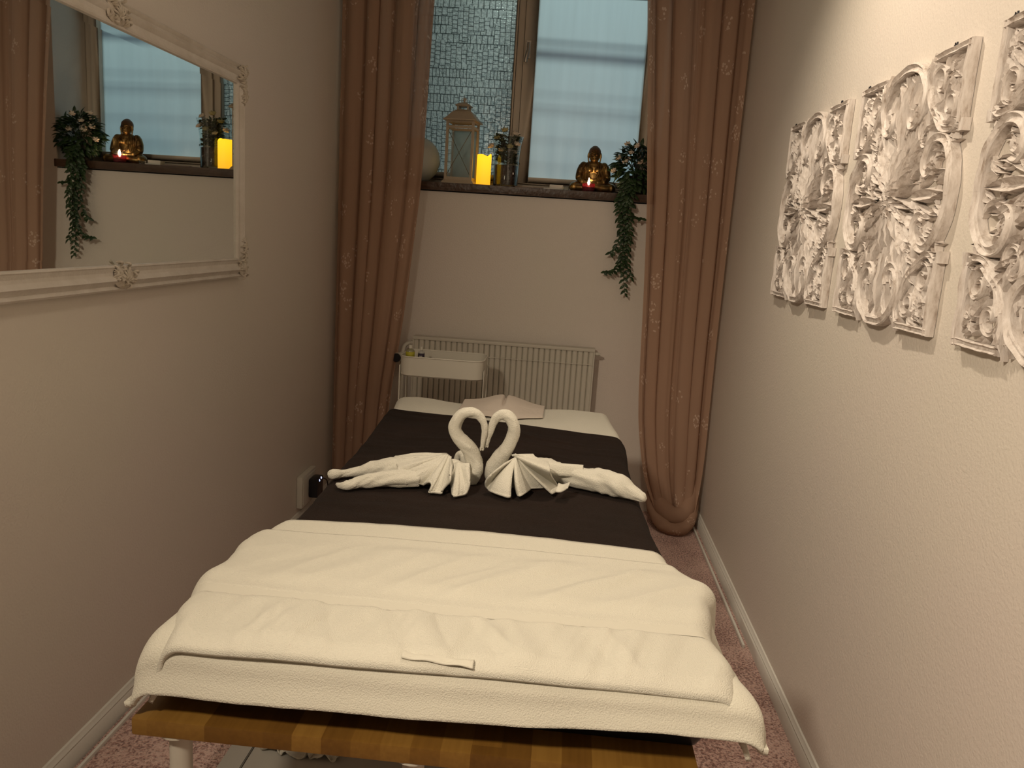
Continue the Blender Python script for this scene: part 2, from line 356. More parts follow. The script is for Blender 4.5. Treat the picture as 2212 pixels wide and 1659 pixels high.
# ------------------------------------------------------------------ room shell
XL, XR, YB, YF, ZC = -1.17, 0.76, 4.05, -1.3, 2.78
def struct(name, mb, m, **k): o = mb.build(name, m, **k); o['kind'] = 'structure'; return o
struct('floor', MB().box(XL - .1, XR + .1, YF - .1, YB + .4, -0.06, 0.0), M_carpet, smooth=False)
struct('ceiling', MB().box(XL - .1, XR + .1, YF - .1, YB + .4, ZC, ZC + .08), M_ceil, smooth=False)
struct('wall_left', MB().box(XL - .1, XL, YF - .1, YB + .1, -.06, ZC), M_wall, smooth=False)
struct('wall_right', MB().box(XR, XR + .1, YF - .1, YB + .1, -.06, ZC), M_wall, smooth=False)
struct('wall_front', MB().box(XL, XR, YF - .1, YF, -.06, ZC), M_wall, smooth=False)
OX0, OX1, OZ0, OZ1, YW = -1.00, 0.40, 1.592, 2.70, 4.34
wb = MB()
wb.box(XL, XR, YB, YB + .40, -.06, OZ0); wb.box(XL, OX0, YB, YB + .40, OZ0, ZC); wb.box(OX1, XR, YB, YB + .40, OZ0, ZC); wb.box(OX0, OX1, YB, YB + .40, OZ1, ZC)
struct('wall_back', wb, M_wall, smooth=False)
# baseboards
def board(x_wall, sgn, y0, y1):
    prof = [(0, 0), (.014, 0), (.014, .045), (.010, .050), (.012, .056), (.007, .062), (.005, .068), (0, .070)]
    b = MB(); n = len(prof); ny = 60
    for j in range(ny + 1):
        y = y0 + (y1 - y0) * j / ny
        for (d, z) in prof: b.v.append(Vector((x_wall - sgn * (d + 0.0008 * nz(y * 6, z * 40)), y, z)))
    for j in range(ny):
        for i in range(n - 1): a = j * n + i; b.f.append((a, a + 1, a + n + 1, a + n))
    return b
struct('baseboard_right', board(XR, 1, YF, YB), M_trim)
struct('baseboard_left', board(XL, -1, YF, YB), M_trim)
# thin white carpet edging and the seam between the two carpet pieces
struct('trim_1', MB().box(.722, .731, 2.66, 3.98, 0, .014), M_trim, bevel=.002)
struct('trim_2', MB().box(-1.138, -1.130, 1.2, 3.9, 0, .014), M_trim, bevel=.002)
cs = MB()
cs.grid(lambda u, v: (-1.15 + u * 1.868, YF + v * (2.655 - YF) + .002 * nz(u * 40, v), .0035 + (.004 if v > .995 else .0)), 60, 40)
struct('trim_3', cs, M_carpet)

# ------------------------------------------------------------------ window
win = bpy.data.objects.new('window_1', None); COL.objects.link(win); win['kind'] = 'structure'; win.location = (0, YW, 1.64)
def wpart(name, mb, m, **k):
    o = mb.build(name, m, win, **k); o.location = -win.location; return o
wf = MB()
wf.box(OX0, OX1, YW - .01, YW + .06, OZ0 + .045, 1.672); wf.box(OX0, OX1, YW - .01, YW + .06, 2.66, OZ1)
wf.box(OX0, OX0 + .05, YW - .01, YW + .06, 1.672, 2.66); wf.box(OX1 - .045, OX1, YW - .01, YW + .06, 1.672, 2.66)
wf.box(-.352, -.318, YW - .02, YW + .06, 1.672, 2.66)
wpart('window_frame', wf, M_frame_w, bevel=.004)
def sash(x0, x1, sw0, sw1):
    s = MB(); z0, z1 = 1.672, 2.66
    s.box(x0, x0 + sw0, YW - .035, YW + .02, z0, z1); s.box(x1 - sw1, x1, YW - .035, YW + .02, z0, z1)
    s.box(x0 + sw0, x1 - sw1, YW - .035, YW + .02, z0, z0 + .034); s.box(x0 + sw0, x1 - sw1, YW - .035, YW + .02, z1 - .04, z1); return s
sash_o = wpart('sash', sash(-.316, .355, .064, .044), M_frame_w, bevel=.004)
wpart('sash', sash(-.95, -.354, .045, .012), M_frame_w, bevel=.003)
wpart('glass_pane', MB().grid(lambda u, v: (-.256 + u * .57, YW + .004 + .0012 * nz(u * 9, v * 2), 1.70 + v * .925), 60, 60), M_pane)
wpart('patterned_pane', MB().box(-.91, -.362, YW, YW + .004, 1.70, 2.625), M_tex, smooth=False)
hd = MB(); hp = pix(1141, 112, 1, YW - .04)
hd.box(hp.x - .012, hp.x + .012, YW - .042, YW - .034, hp.z - .032, hp.z + .055)
hd.tube([(hp.x, YW - .034, hp.z + .03), (hp.x, YW - .075, hp.z + .03)], .008)
hd.tube(catmull([(hp.x + .002, YW - .075, hp.z + .038), (hp.x + .001, YW - .078, hp.z), (hp.x - .006, YW - .08, hp.z - .035), (hp.x - .008, YW - .078, hp.z - .058)], 5), [.0075] * 6 + [.009] * 10, 12)
hd.build('window_handle', M_metal, sash_o)
sl = MB()
sl.grid(lambda u, v: (OX0 + .002 + u * (OX1 - OX0 - .004), 0, 0), 1, 1)
sl = MB().box(OX0 + .001, OX1 - .001, YB - .028, YW - .008, 1.597, 1.636)
so = wpart('window_sill', sl, M_sill, bevel=.004)
# bars added outside the frosted pane to cast dim bands on it
yr = MB()
for z, r in ((2.375, .016), (2.43, .007), (2.14, .0035), (2.115, .0035), (2.20, .0025), (1.99, .003), (1.87, .0025)):
    yr.tube([(-.30, YW + .16, z + .055), (0.9, YW + .16, z + .03)], r, 8)
for x in (-.30, .85): yr.box(x - .02, x + .02, YW + .14, YW + .18, -.5, 2.55)
tag(yr.build('pane_shadow_bars', M_metal), 'added horizontal bars outside that shade the frosted window pane in dim bands', 'shadow bars')
struct('wall_outside', MB().box(-3, -.62, 4.95, 5.0, -.5, 4.0), mat('yard_wall', (0.65, 0.66, 0.55), 0.9), smooth=False)

# ------------------------------------------------------------------ curtains
def curtain(name, label, side):
    Z1 = 2.74
    if side < 0:
        xl = [(0, -1.15), (3, -1.15)]; xr = [(0, -.90), (.2, -.885), (.565, -.855), (.88, -.812), (1.16, -.783), (1.6, -.742), (2.45, -.715), (2.8, -.70)]
        yc = [(0, 3.87), (2.8, 3.87)]; nf = 5.3; ph = 0.3
    else:
        xl = [(0.02, .56), (.16, .475), (.35, .43), (.545, .396), (1.01, .375), (1.59, .345), (2.1, .30), (2.49, .262), (2.8, .24)]; xr = [(0, .72), (.3, .742), (2.8, .742)]
        yc = [(0, 3.80), (.25, 3.84), (1, 3.88), (2.8, 3.88)]; nf = 4.6; ph = 1.7
    nu, nv = 260, 90
    b = MB(); uvs = []
    wid = 1.25
    for j in range(nv + 1):
        v = j / nv; z = .012 + (Z1 - .012) * v if side < 0 else .05 + (Z1 - .05) * v
        a, c = .5 * interp(xl, z) + .25 * interp(xl, z + .12) + .25 * interp(xl, max(z - .12, .03)), .5 * interp(xr, z) + .25 * interp(xr, z + .12) + .25 * interp(xr, max(z - .12, .03))
        for i in range(nu + 1):
            u = i / nu
            w_ = u + .035 * math.sin(2 * PI * (u * 1.7 + ph)) + .012 * nz(u * 4 + ph * 9, z * .45)
            A = .036 * (0.75 + .5 * nz(u * 5, ph * 3, z * .5)) * (.8 + .2 * v)
            q = 2 * PI * nf * w_
            s1 = math.sin(q)
            prof = math.copysign(abs(s1) ** .6, s1) * .75 + .22 * math.sin(2 * q + 1.1 + ph + .8 * math.sin(z)) * max(0, nz(u * 3, ph)) * 2 + .35 * nz(u * 9, z * .45, ph) + .10 * nz(u * 40, z * .7, ph)
            x = a + (c - a) * u + .014 * math.cos(q) * min(1, 8 * u, 8 * (1 - u)) + .003 * nz(u * 10, z * 1.2)
            x = min(x, .752) if side > 0 else max(x, -1.162)
            y = smoothtab(yc, z) + A * prof + .006 * nz(u * 3, z * 1.5, 4)
            y = min(y, YB - .04)
            if side > 0 and z < .22: x = x + (.62 - x) * .15 * (1 - z / .22)
            b.v.append(Vector((x, y, z))); uvs.append((u * wid, z))
    for j in range(nv):
        for i in range(nu):
            k = j * (nu + 1) + i; b.f.append((k, k + 1, k + nu + 2, k + nu + 1))
    o = b.build('drapery', M_curt, None, merge=False, angle=None)
    me = o.data; ul = me.uv_layers.new(name='UVMap')
    for lp in me.loops: ul.data[lp.index].uv = uvs[lp.vertex_index]
    e = empty(name, ((-1.0 if side < 0 else .6), 3.88, 0), label, 'curtain', 'sheer pink curtains beside the window')
    o.parent = e; o.location = -e.location
    if side > 0:   # the hem is gathered up in a loose loop on the carpet
        h = MB()
        pts, rr = catmull([(.49, 3.88, .17), (.515, 3.83, .085), (.555, 3.77, .045), (.60, 3.73, .032), (.655, 3.74, .036), (.69, 3.79, .06), (.715, 3.85, .12), (.725, 3.88, .22)], 8, [.012, .028, .034, .03, .032, .034, .028, .014])
        h.tube(pts, rr, 18); h.move(lambda p: p + Vector((.006 * nz(p.x * 30, p.y * 30, p.z * 60), .006 * nz(p.x * 40, p.y * 30 + 5, p.z * 50), .005 * nz(p.x * 50, p.y * 50, 9))))
        pts, rr = catmull([(.50, 3.90, .20), (.56, 3.82, .11), (.62, 3.79, .075), (.68, 3.83, .11), (.72, 3.88, .26)], 8, [.02, .045, .05, .045, .02])
        h.tube(pts, rr, 20); h.move(lambda p: Vector((p.x, p.y, max(p.z, .004))))
        oh = h.build('hem', M_curt, e, sub=1, angle=None); oh.location = -e.location
        ul = oh.data.uv_layers.new(name='UVMap')
        for lp in oh.data.loops:
            c = oh.data.vertices[lp.vertex_index].co; ul.data[lp.index].uv = (c.x + c.y, c.z * 2 + c.y)
    return e
curtain('curtain', 'sheer dusty pink curtain hanging left of the window beside the mirror wall', -1)
curtain('curtain', 'sheer pink curtain right of the window, its hem looped on the carpet', 1)
# ------------------------------------------------------------------ radiator
def radiator():
    e = empty('radiator', (-.3, 4.0, .27), 'cream ribbed panel radiator on the wall below the window', 'radiator')
    x0, x1, z0, z1 = -.758, .161, .27, .866
    b = MB(); n = 33; nu = n * 10
    def prof(u):
        t = (u * n) % 1.0
        return .012 * (0 if t < .12 or t > .88 else 1)
    b.grid(lambda u, v: (x0 + u * (x1 - x0), 3.932 + .011 * (1 - min(1, abs(math.sin(PI * u * n)) ** .5 * 1.25)), z0 + v * (z1 - .012 - z0)), nu, 6)
    b.box(x0, x1, 3.945, 3.985, z0, z1 - .012)
    o = b.build('radiator_panel', M_rad, e, merge=False); o.location = -e.location
    o = MB().box(x0 - .002, x1 + .002, 3.926, 3.99, z1 - .016, z1).box(x0 - .003, x0 + .004, 3.93, 3.99, z0, z1 - .01).box(x1 - .004, x1 + .003, 3.93, 3.99, z0, z1 - .01).build('top_cover', M_rad, e, bevel=.003); o.location = -e.location
    g = MB()
    for k in range(n): 
        xa = x0 + (k + .5) / n * (x1 - x0); g.box(xa - .0095, xa + .0095, 3.9275, 3.931, z1 - .084, z1 - .079)
    g.box(x0 + .004, x1 - .004, 3.9285, 3.9335, z1 - .083, z1 - .080)
    o = g.build('weld_seam', M_rad, e); o.location = -e.location
    p = MB(); p.tube([(x1, 3.955, .838), (x1 + .022, 3.955, .838)], .010, 12); p.tube([(x1 + .02, 3.955, .838), (x1 + .032, 3.955, .838)], .006, 10)
    o = p.build('bleed_plug', M_rad, e); o.location = -e.location
    p = MB(); p.tube(catmull([(x0 + .01, 3.955, .826), (x0 - .02, 3.955, .826), (x0 - .045, 3.95, .812), (x0 - .052, 3.945, .785), (x0 - .053, 3.94, .755)], 6), .0105, 12)
    p.tube([(x0 + .004, 3.955, .826), (x0 - .014, 3.955, .826)], .017, 8); p.tube([(x0 - .053, 3.94, .78), (x0 - .053, 3.94, .762)], .015, 8)
    p.tube([(x0 - .053, 3.94, .76), (x0 - .053, 3.97, .05), ], .009, 10)
    o = p.build('supply_pipe', M_rad, e); o.location = -e.location
    p = MB(); p.tube([(x0 - .06, 3.94, .757), (x0 - .068, 3.90, .757), (x0 - .07, 3.875, .757)], [.020, .024, .024], 20)
    o = p.build('thermostat_body', M_rad, e); o.location = -e.location; tb_ = o
    p = MB(); p.tube([(x0 - .070, 3.876, .757), (x0 - .0705, 3.868, .757), (x0 - .071, 3.864, .757)], [.0225, .0225, .019], 20)
    o = p.build('thermostat_dial', M_black, tb_); o['label'] = 'black thermostat dial'
    p = MB().box(x0 + .1, x0 + .13, 3.98, YB - .001, .4, .8)
    o = p.build('wall_bracket', M_rad, e, smooth=False); o.location = -e.location
    p = MB().box(x1 - .13, x1 - .1, 3.98, YB - .001, .4, .8); o = p.build('wall_bracket', M_rad, e, smooth=False); o.location = -e.location
radiator()

# ------------------------------------------------------------------ trolley with two bottles
def rrect(x0, x1, y0, y1, r, z, n=6):
    out = []
    for cx, cy, a0 in ((x1 - r, y1 - r, 0), (x0 + r, y1 - r, PI / 2), (x0 + r, y0 + r, PI), (x1 - r, y0 + r, 1.5 * PI)):
        for k in range(n + 1): a = a0 + PI / 2 * k / n; out.append(Vector((cx + r * math.cos(a), cy + r * math.sin(a), z)))
    return out
def tray(x0, x1, y0, y1, z0, z1, r):
    b = MB(); rings = [(rrect(x0 + .006, x1 - .006, y0 + .006, y1 - .006, r, z0)), rrect(x0, x1, y0, y1, r, z0 + .006), rrect(x0, x1, y0, y1, r, z1), rrect(x0 + .002, x1 - .002, y0 + .002, y1 - .002, r, z1), rrect(x0 + .002, x1 - .002, y0 + .002, y1 - .002, r, z0 + .006), rrect(x0 + .008, x1 - .008, y0 + .008, y1 - .008, r, z0 + .003)]
    n = len(rings[0])
    for rg in rings: b.v += rg
    for j in range(len(rings) - 1):
        for i in range(n): a = j * n + i; c = j * n + (i + 1) % n; b.f.append((a, c, c + n, a + n))
    b.f.append(tuple(range(n))[::-1]); b.f.append(tuple((len(rings) - 1) * n + i for i in range(n)))
    rim = rrect(x0, x1, y0, y1, r, z1); rim.append(rim[0]); b.tube(rim, .0032, 8, cap=False)
    return b
TX0, TX1, TY0, TY1 = -.716, -.342, 3.40, 3.64
def trolley():
    e = empty('utility_trolley', (-.53, 3.52, 0), 'white metal utility trolley standing between the bed head and the radiator', 'trolley')
    for z0, z1 in ((.755, .843), (.47, .55), (.16, .24)):
        o = tray(TX0, TX1, TY0, TY1, z0, z1, .05).build('basket', M_white, e, angle=35); o.location = -e.location
    for x in (TX0, TX1):
        for y in (TY0 + .045, TY1 - .045):
            o = MB().box(x - (.004 if x < -.5 else -.001), x + (.001 if x < -.5 else .004) , y - .016, y + .016, .05, .80).build('upright', M_white, e, bevel=.001); o.location = -e.location
            p = MB(); p.lathe([(0.001, -.012), (.02, -.012), (.022, 0), (.02, .012), (.001, .012)], n=16)
            p.move(lambda q: Vector((x + q.z, y + q.x, .023 + q.y))); p.box(x - .016, x + .016, y - .010, y + .010, .036, .054)
            o = p.build('caster', M_white, e); o.location = -e.location
trolley()
def bottle(x, y, r, h, body, label_m, label, capm, sq=False):
    z = .762; e = empty('bottle', (x, y, z), label, 'bottle', 'small bottles in the trolley basket')
    n = 24
    o = MB().lathe([(0.001, 0), (r, 0), (r, h * .78), (r * .8, h * .83), (r * .35, h * .86), (r * .35, h * .89), (.001, h * .89)], n=n).build('bottle_body', body, e)
    o = MB().lathe([(.001, h * .88), (r * .42, h * .88), (r * .42, h), (.001, h)], n=n).build('cap', capm, e)
    o = MB().lathe([(r * 1.01, h * .52), (r * 1.01, h * .76)], n=n).build('paper_label', label_m, e, solid=.0004); o['label'] = 'printed paper label'
b1 = pix(886, 770, 1, 3.47); bottle(b1.x, 3.47, .020, .125, mat('oil_bottle', (.75, .72, .5), .1, trans=.7), mat('label_yellow', (.40, .36, .03), .6), 'clear oil bottle with a yellow green label at the left of the trolley basket', M_white)
b2 = pix(910, 770, 1, 3.46); bottle(b2.x, 3.46, .0145, .122, mat('pale_bottle', (.75, .74, .68), .15, trans=.5), mat('label_dark', (.03, .02, .04), .6), 'small clear bottle with a dark label in the trolley basket', M_white)
lt = bpy.data.curves.new('lettering', 'FONT'); lt.body = 'JMI'; lt.size = .012; lt.extrude = .0002; lt.align_x = 'CENTER'; lt.align_y = 'CENTER'
lo = bpy.data.objects.new('lettering', lt); COL.objects.link(lo); lo.data.materials.append(M_card)
dg = bpy.context.evaluated_depsgraph_get(); lm = bpy.data.meshes.new_from_object(lo.evaluated_get(dg)); bpy.data.objects.remove(lo)
lb = [o for o in bpy.data.objects if o.name.startswith('bottle') and o.type == 'EMPTY'][-1]
lo = bpy.data.objects.new('lettering', lm); COL.objects.link(lo); lo.parent = lb; lo.rotation_euler = (PI / 2, 0, 0); lo.location = (0, -.0152, .078)

# ------------------------------------------------------------------ wall socket with adapter
def socket():
    e = empty('wall_socket', (XL, 3.49, .17), 'cream surface mounted wall socket low on the left wall', 'socket')
    a, b = 3.40, 3.60
    o = MB().box(XL + .0005, XL + .028, a, b, .095, .245).build('socket_box', M_white, e, bevel=.006); o.location = -e.location
    o = MB().box(XL + .028, XL + .031, a + .012, b - .012, .108, .232).build('face_plate', M_white, e, bevel=.002); o.location = -e.location
    g = empty('power_adapter', (XL + .033, 3.53, .17), 'black plug-in power adapter with two lit blue-white lights in the wall socket', 'adapter')
    o = MB().box(XL + .0312, XL + .075, 3.475, 3.565, .125, .215).build('adapter_body', M_black, g, bevel=.010); o.location = -g.location
    for y, z in ((3.505, .204), (3.532, .209)):
        o = MB().ell((XL + .0735, y, z), (.003, .004, .006), 10, 8).build('indicator_light', M_ledblue, g); o.location = -g.location
    o = MB().tube(catmull([(XL + .055, 3.56, .19), (XL + .06, 3.60, .185), (XL + .065, 3.66, .15), (XL + .06, 3.70, .06), (XL + .05, 3.72, .008)], 6), .003, 8).build('cable', M_black, g); o.location = -g.location
socket()

# ------------------------------------------------------------------ bed: timber worktop on legs, pad, textiles
BX0, BX1, BY0, BY1, BZ = -.645, .262, 1.10, 3.10, .60
def bed():
    e = empty('massage_table', (-.19, 2.1, 0), 'long massage table with a butcher block worktop on round white steel legs', 'massage table')
    o = MB().box(BX0, BX1, BY0, BY1, BZ - .030, BZ).build('worktop', M_wood, e, bevel=.005); o.location = -e.location
    for x in (BX0 + .065, -.19, BX1 - .055):
        for y in (BY0 + .035, BY1 - .06):
            b = MB().lathe([(.001, 0), (.022, 0), (.022, .012), (.018, .014), (.018, BZ - .036), (.034, BZ - .034), (.034, BZ - .0302), (.001, BZ - .0302)], (x, y, 0), 24)
            o = b.build('leg', M_white, e); o.location = -e.location
    o = MB().box(BX0 + .05, BX1 - .05, BY0 + .028, BY0 + .05, BZ - .0535, BZ - .031).build('apron', M_white, e)if False else None
bed()
def pad():
    b = MB(); z0, z1 = BZ + .0008, .682
    prof = [(0, z0, .0), (0, z0, .0)]
    x0, x1, y0, y1 = -.60, .285, 1.166, 3.14
    lo = rrect(x0 + .010, x1 - .014, y0 + .012, y1 - .01, .012, z0, 4); mi = rrect(x0, x1, y0, y1, .014, z0 + .030, 4); up = rrect(x0, x1, y0, y1, .02, z1 - .01, 4); tp = rrect(x0 + .01, x1 - .01, y0 + .01, y1 - .01, .02, z1, 4)
    n = len(lo); b.v += lo + mi + up + tp
    b.move(lambda p: Vector((p.x - .030 * (p.y - y0) / 2 - (.055 * (p.y - y0) / 2 if p.x > 0 else 0) - (.03 * min(1, (p.y - y0) / .3) if p.x > 0 else 0), p.y, p.z)))
    for j in range(3):
        for i in range(n): a = j * n + i; c = j * n + (i + 1) % n; b.f.append((a, c, c + n, a + n))
    b.f.append(tuple(range(n))[::-1]); b.f.append(tuple(3 * n + i for i in range(n)))
    tag(b.build('mattress_pad', M_vinyl, angle=30), 'black vinyl mattress pad on the wooden table, its corner showing under the fleece', 'mattress')
pad()
XLt = [(1.05, -.635), (1.12, -.628), (1.25, -.636), (1.36, -.650), (1.45, -.634), (1.56, -.645), (1.62, -.628), (1.75, -.598), (2.3, -.617), (2.95, -.650), (3.2, -.672)]
XRt = [(1.05, .345), (1.12, .345), (1.2, .326), (1.33, .302), (1.42, .312), (1.48, .333), (1.56, .30), (1.66, .265), (1.9, .248), (2.1, .240), (2.5, .232), (2.8, .240), (3.2, .21)]
def drape(ypath, hang, lift, wr, ins=0.0, nu=260, r=.035, xl=XLt, xr=XRt, zmin=.0, flare=.03, mode=None, dx0=0.0, dx1=0.0):
    """cloth laid over the bed. ypath: list of (y, z of top); hang: how far the sides fall."""
    b = MB(); nv = len(ypath) - 1
    for j, (y, zt) in enumerate(ypath):
        yy = max(y, 1.05)
        xa, xb = smoothtab(xl, yy) + ins + dx0, smoothtab(xr, yy) - ins + dx1
        cx, hw = (xa + xb) / 2, (xb - xa) / 2
        flat = hw - r; arc = r * PI / 2; tot = flat + arc + hang
        for i in range(nu + 1):
            d = (2 * i / nu - 1) * tot; a = abs(d); sg = 1 if d >= 0 else -1
            if a < flat: off, dr = a, 0
            elif a < flat + arc: t = (a - flat) / r; off, dr = flat + r * math.sin(t), r * (1 - math.cos(t))
            else: k = a - flat - arc; off, dr = hw + flare * k * (1 + nz(y * 9, sg * 3)) - .4 * k * 0, r + k
            x = cx + sg * off
            if dr > r: x += sg * .012 * math.sin(y * 23 + sg * 2 + 3 * nz(y * 4, sg)) * (dr - r) / max(hang, .01)
            topness = 1 - min(1, dr / r)
            dz, dy = wr(x, y, topness)
            z = max(zt - dr + dz + lift, zmin + .004 * nz(x * 8, y * 8))
            b.v.append(Vector((x, y + dy, z)))
    for j in range(nv):
        for i in range(nu): k = j * (nu + 1) + i; b.f.append((k, k + 1, k + nu + 2, k + nu + 1))
    return b
def frange(a, b, n): return [a + (b - a) * i / n for i in range(n + 1)]
def sheetw(x, y, t): return (.0035 * nz(x * 7, y * 5) + .0015 * nz(x * 20, y * 9, 3), .004 * nz(x * 3, y * 0 + 7))
# head end towel (white) under the brown blanket
def headw(x, y, t):
    z = .004 * nz(x * 6, y * 6) + .016 * math.exp(-((x + .56) / .12) ** 2) * max(0, (y - 2.8)) / .35 + .012 * math.exp(-((x - .08) / .16) ** 2) * max(0, y - 2.8) / .35
    return z, .01 * nz(x * 5, 2) * (1 if y > 3.1 else 0)
yh = [(y, .700) for y in frange(2.55, 3.13, 40)] + [(3.15, .695), (3.163, .682), (3.168, .66), (3.17, .62)]
o = drape(yh, .13, .006, headw, ins=.004).build('head_towel', M_towel, solid=.006, angle=None)
tag(o, 'white towel spread over the head end of the massage table, under the brown blanket', 'towel')
# brown blanket
def brw(x, y, t):
    z = .0030 * nz(x * 4, y * 14) + .0022 * nz(x * 11, y * 22, 5)
    # slack folds near the head edge
    z += .006 * max(0, nz(x * 3.0 + 4, y * 24 + 3 * nz(x * 3, y * 2))) * smoothtab([(2.3, .2), (2.6, 1), (2.95, 1)], y)
    z += .004 * max(0, nz(x * 2.2, y * 17, 9)) * smoothtab([(1.7, .3), (1.9, 1), (2.0, .2)], y)
    return z * (0.3 + .7 * t), 0
yb = frange(1.62, 2.90, 150)
bb = drape([(y, .700) for y in yb], .17, .013, brw, ins=-.004)
def skew(p):   # the far edge runs nearer to the camera on the right
    k = max(0, (p.y - 2.0) / .9); return Vector((p.x, p.y + k * (-.17 * (p.x + .64) / .88 + .02) , p.z))
bb.move(skew)
tag(bb.build('brown_blanket', M_brown, solid=.007, angle=None), 'dark brown terry blanket laid across the middle of the massage table under the towel swans', 'blanket')
# fleece: far edge y 1.68, front falls over the end of the pad
def flw(x, y, t):
    dy = 0.0
    if y > 1.60: dy = .035 * (1 - ((x + .17) / .42) ** 2) * min(1, (y - 1.6) / .09)
    return .003 * nz(x * 6, y * 6) + .0012 * nz(x * 22, y * 20, 2), dy
yf = [(y, .703) for y in frange(1.675, 1.17, 50)]
for k in range(1, 9): a = PI / 2 * k / 8; yf.append((1.17 - .055 * math.sin(a), .703 - .04 * (1 - math.cos(a))))
yf += [(1.112, .650), (1.108, .640), (1.103, .630), (1.100, .622), (1.098, .617)]
fb = drape(yf, .10, .022, flw, zmin=.618, flare=.10)
def ffront(p):
    if p.y < 1.16:
        k = (1.16 - p.y) / .07
        q = Vector(p); q.y += .006 * nz(p.x * 9, 1) * k - .03 * smoothtab([(.15, 0), (.33, 1)], p.x) * k * .4
        q.z += .010 * nz(p.x * 5, 8) * k * .6; p = q
    m = smoothtab([(1.13, 1), (1.30, 0)], p.y)      # the hem rides higher towards the right corner
    if m > 0:
        sc_ = interp([(-.62, .93), (-.1, .86), (.17, .62), (.33, .58)], p.x); top = .725; k = 1 + (sc_ - 1) * m
        if p.x < -.640: p = Vector((-.640 + (p.x + .640) * (1 - .75 * m), p.y, p.z))
        if p.x > .348: p = Vector((.348 + (p.x - .348) * (1 - .75 * m), p.y, p.z))
        if p.z < top: p = Vector((p.x - (.012 if p.x < -.6 else 0) * m, p.y, top - (top - p.z) * k))
    return p
fb.move(ffront)
tag(fb.build('fleece_throw', M_fleece, solid=.010, angle=None), 'thick cream fleece throw hanging over the near end of the massage table', 'throw')
# bath towel on top of the fleece
def ridge(v): return max(0.0, 1 - abs(v) * 2.2)
def tww(x, y, t):
    yb_ = 1.305 + .02 * math.sin(x * 3) - .035 * (x + .2)  # band centre
    z = .0022 * nz(x * 7, y * 7)
    n1 = smoothtab([(1.112, .05), (1.15, .9), (1.2, 1), (1.265, .8), (1.29, 0)], y)
    z += .0095 * n1 * ridge(nz(x * 15 + y * 5.5, y * 2.2, 1.3)) * smoothtab([(-.55, .2), (-.45, 1), (.15, 1), (.25, .3)], x)
    z += .006 * n1 * ridge(nz(x * 24 - y * 6, y * 3.0, 7.3))
    n2 = smoothtab([(1.33, 0), (1.38, 1), (1.5, 1), (1.56, 0)], y)
    z += .0120 * n2 * ridge(nz(x * 5.5 - y * 8.0, y * 2.0 + x, 3.1)) * smoothtab([(-.6, .5), (-.3, .7), (0, 1)], x)
    z += .004 * n2 * ridge(nz(x * 12 - y * 10, y * 4.0, 5.1))
    e = abs(y - yb_)
    if e < .018: z = z * .3 - .0018
    return z, (.012 * (1 - ((x + .15) / .45) ** 2) if y > 1.5 else .006 * math.sin((x + .3) * 4) * smoothtab([(1.1, 1), (1.2, 0)], y))
ytw = [(y, .703) for y in frange(1.590, 1.150, 110)] + [(1.135, .701), (1.122, .697), (1.113, .690)]
XLw = [(a, b + .004) for a, b in XLt]; XRw = [(1.05, .305), (1.15, .311), (1.2, .318), (1.33, .303), (1.42, .315), (1.48, .336), (1.52, .315), (1.6, .285)]
XLw = [(1.05, -.585), (1.12, -.600), (1.25, -.632), (1.36, -.654), (1.45, -.640), (1.56, -.648), (1.62, -.632)]
tb = drape(ytw, .06, .030, tww, xl=XLw, xr=XRw, flare=.25)
e = empty('bath_towel', (-.17, 1.35, .73), 'cream bath towel with a woven band lying on top of the fleece throw', 'towel')
o = tb.build('towel_cloth', M_towel, e, solid=.008, angle=None); o.location = -e.location
# woven flat band as part of the towel
bd = MB(); nbx = 150
def bandf(u, v):
    x = -.640 + u * .935; yb_ = 1.305 + .02 * math.sin(x * 3) - .035 * (x + .2); y = yb_ + (v - .5) * .030
    xa, xb = smoothtab(XLw, y), smoothtab(XRw, y); hw = (xb - xa) / 2; cx = (xa + xb) / 2; r = .035; d = abs(x - cx); fl = hw - r
    dr = 0 if d < fl else r - math.sqrt(max(0, r * r - min(r, d - fl) ** 2))
    dz, dy = tww(x, y, 1); return (min(max(x, xa + .001), xb - .001), y + dy, .703 + .030 + .0050 - dr + dz)
bd.grid(bandf, nbx, 6); o = bd.build('woven_band', M_band, e, angle=None); o.location = -e.location; o['label'] = 'smooth flat woven band'
# care label / crumpled hem piece on the near edge of the towel
cl = MB(); c0 = pix(925, 1450, 2, .742)
cl.grid(lambda u, v: (c0.x - .05 + u * .115, 1.150 - v * .024 - .010 * u, .7350 + .0015 * v + .0045 * ridge(nz(u * 4, v * 3, 4)) * math.sin(PI * v) + .0012 * math.sin(u * 14 + v * 3)), 40, 8)
o = cl.build('crumpled_hem', M_band, e, solid=.002, angle=None); o.location = -e.location
# face cradle cover at the head end
fc = MB()
def fcf(u, v):
    x = -.385 + u * .33; y = 2.90 + v * .27
    xc = -.216; d = abs(x - xc)
    h = .030 * math.exp(-(d / .085) ** 2) * smoothtab([(2.9, 0), (3.1, 1), (3.25, .9)], y) + .008 * math.exp(-(d / .16) ** 2) * smoothtab([(2.88, 0), (2.95, 1)], y)
    h *= 1 - .45 * math.exp(-(d / .006) ** 2) * smoothtab([(2.98, 0), (3.05, 1)], y)
    y2 = y + .10 * (d / .2) ** 2 * (1 - v) + .020 * nz(x * 14, 3) * (1 - v)
    return (x, y2, .7165 + h + .003 * nz(x * 12, y * 9) + .0015 * abs(nz(x * 40, y * 30)))
fc.grid(fcf, 90, 50)
tag(fc.build('face_cradle_cover', M_pinkcloth, solid=.003, angle=None), 'pinkish cotton cover with a centre slit at the head of the table', 'cover')

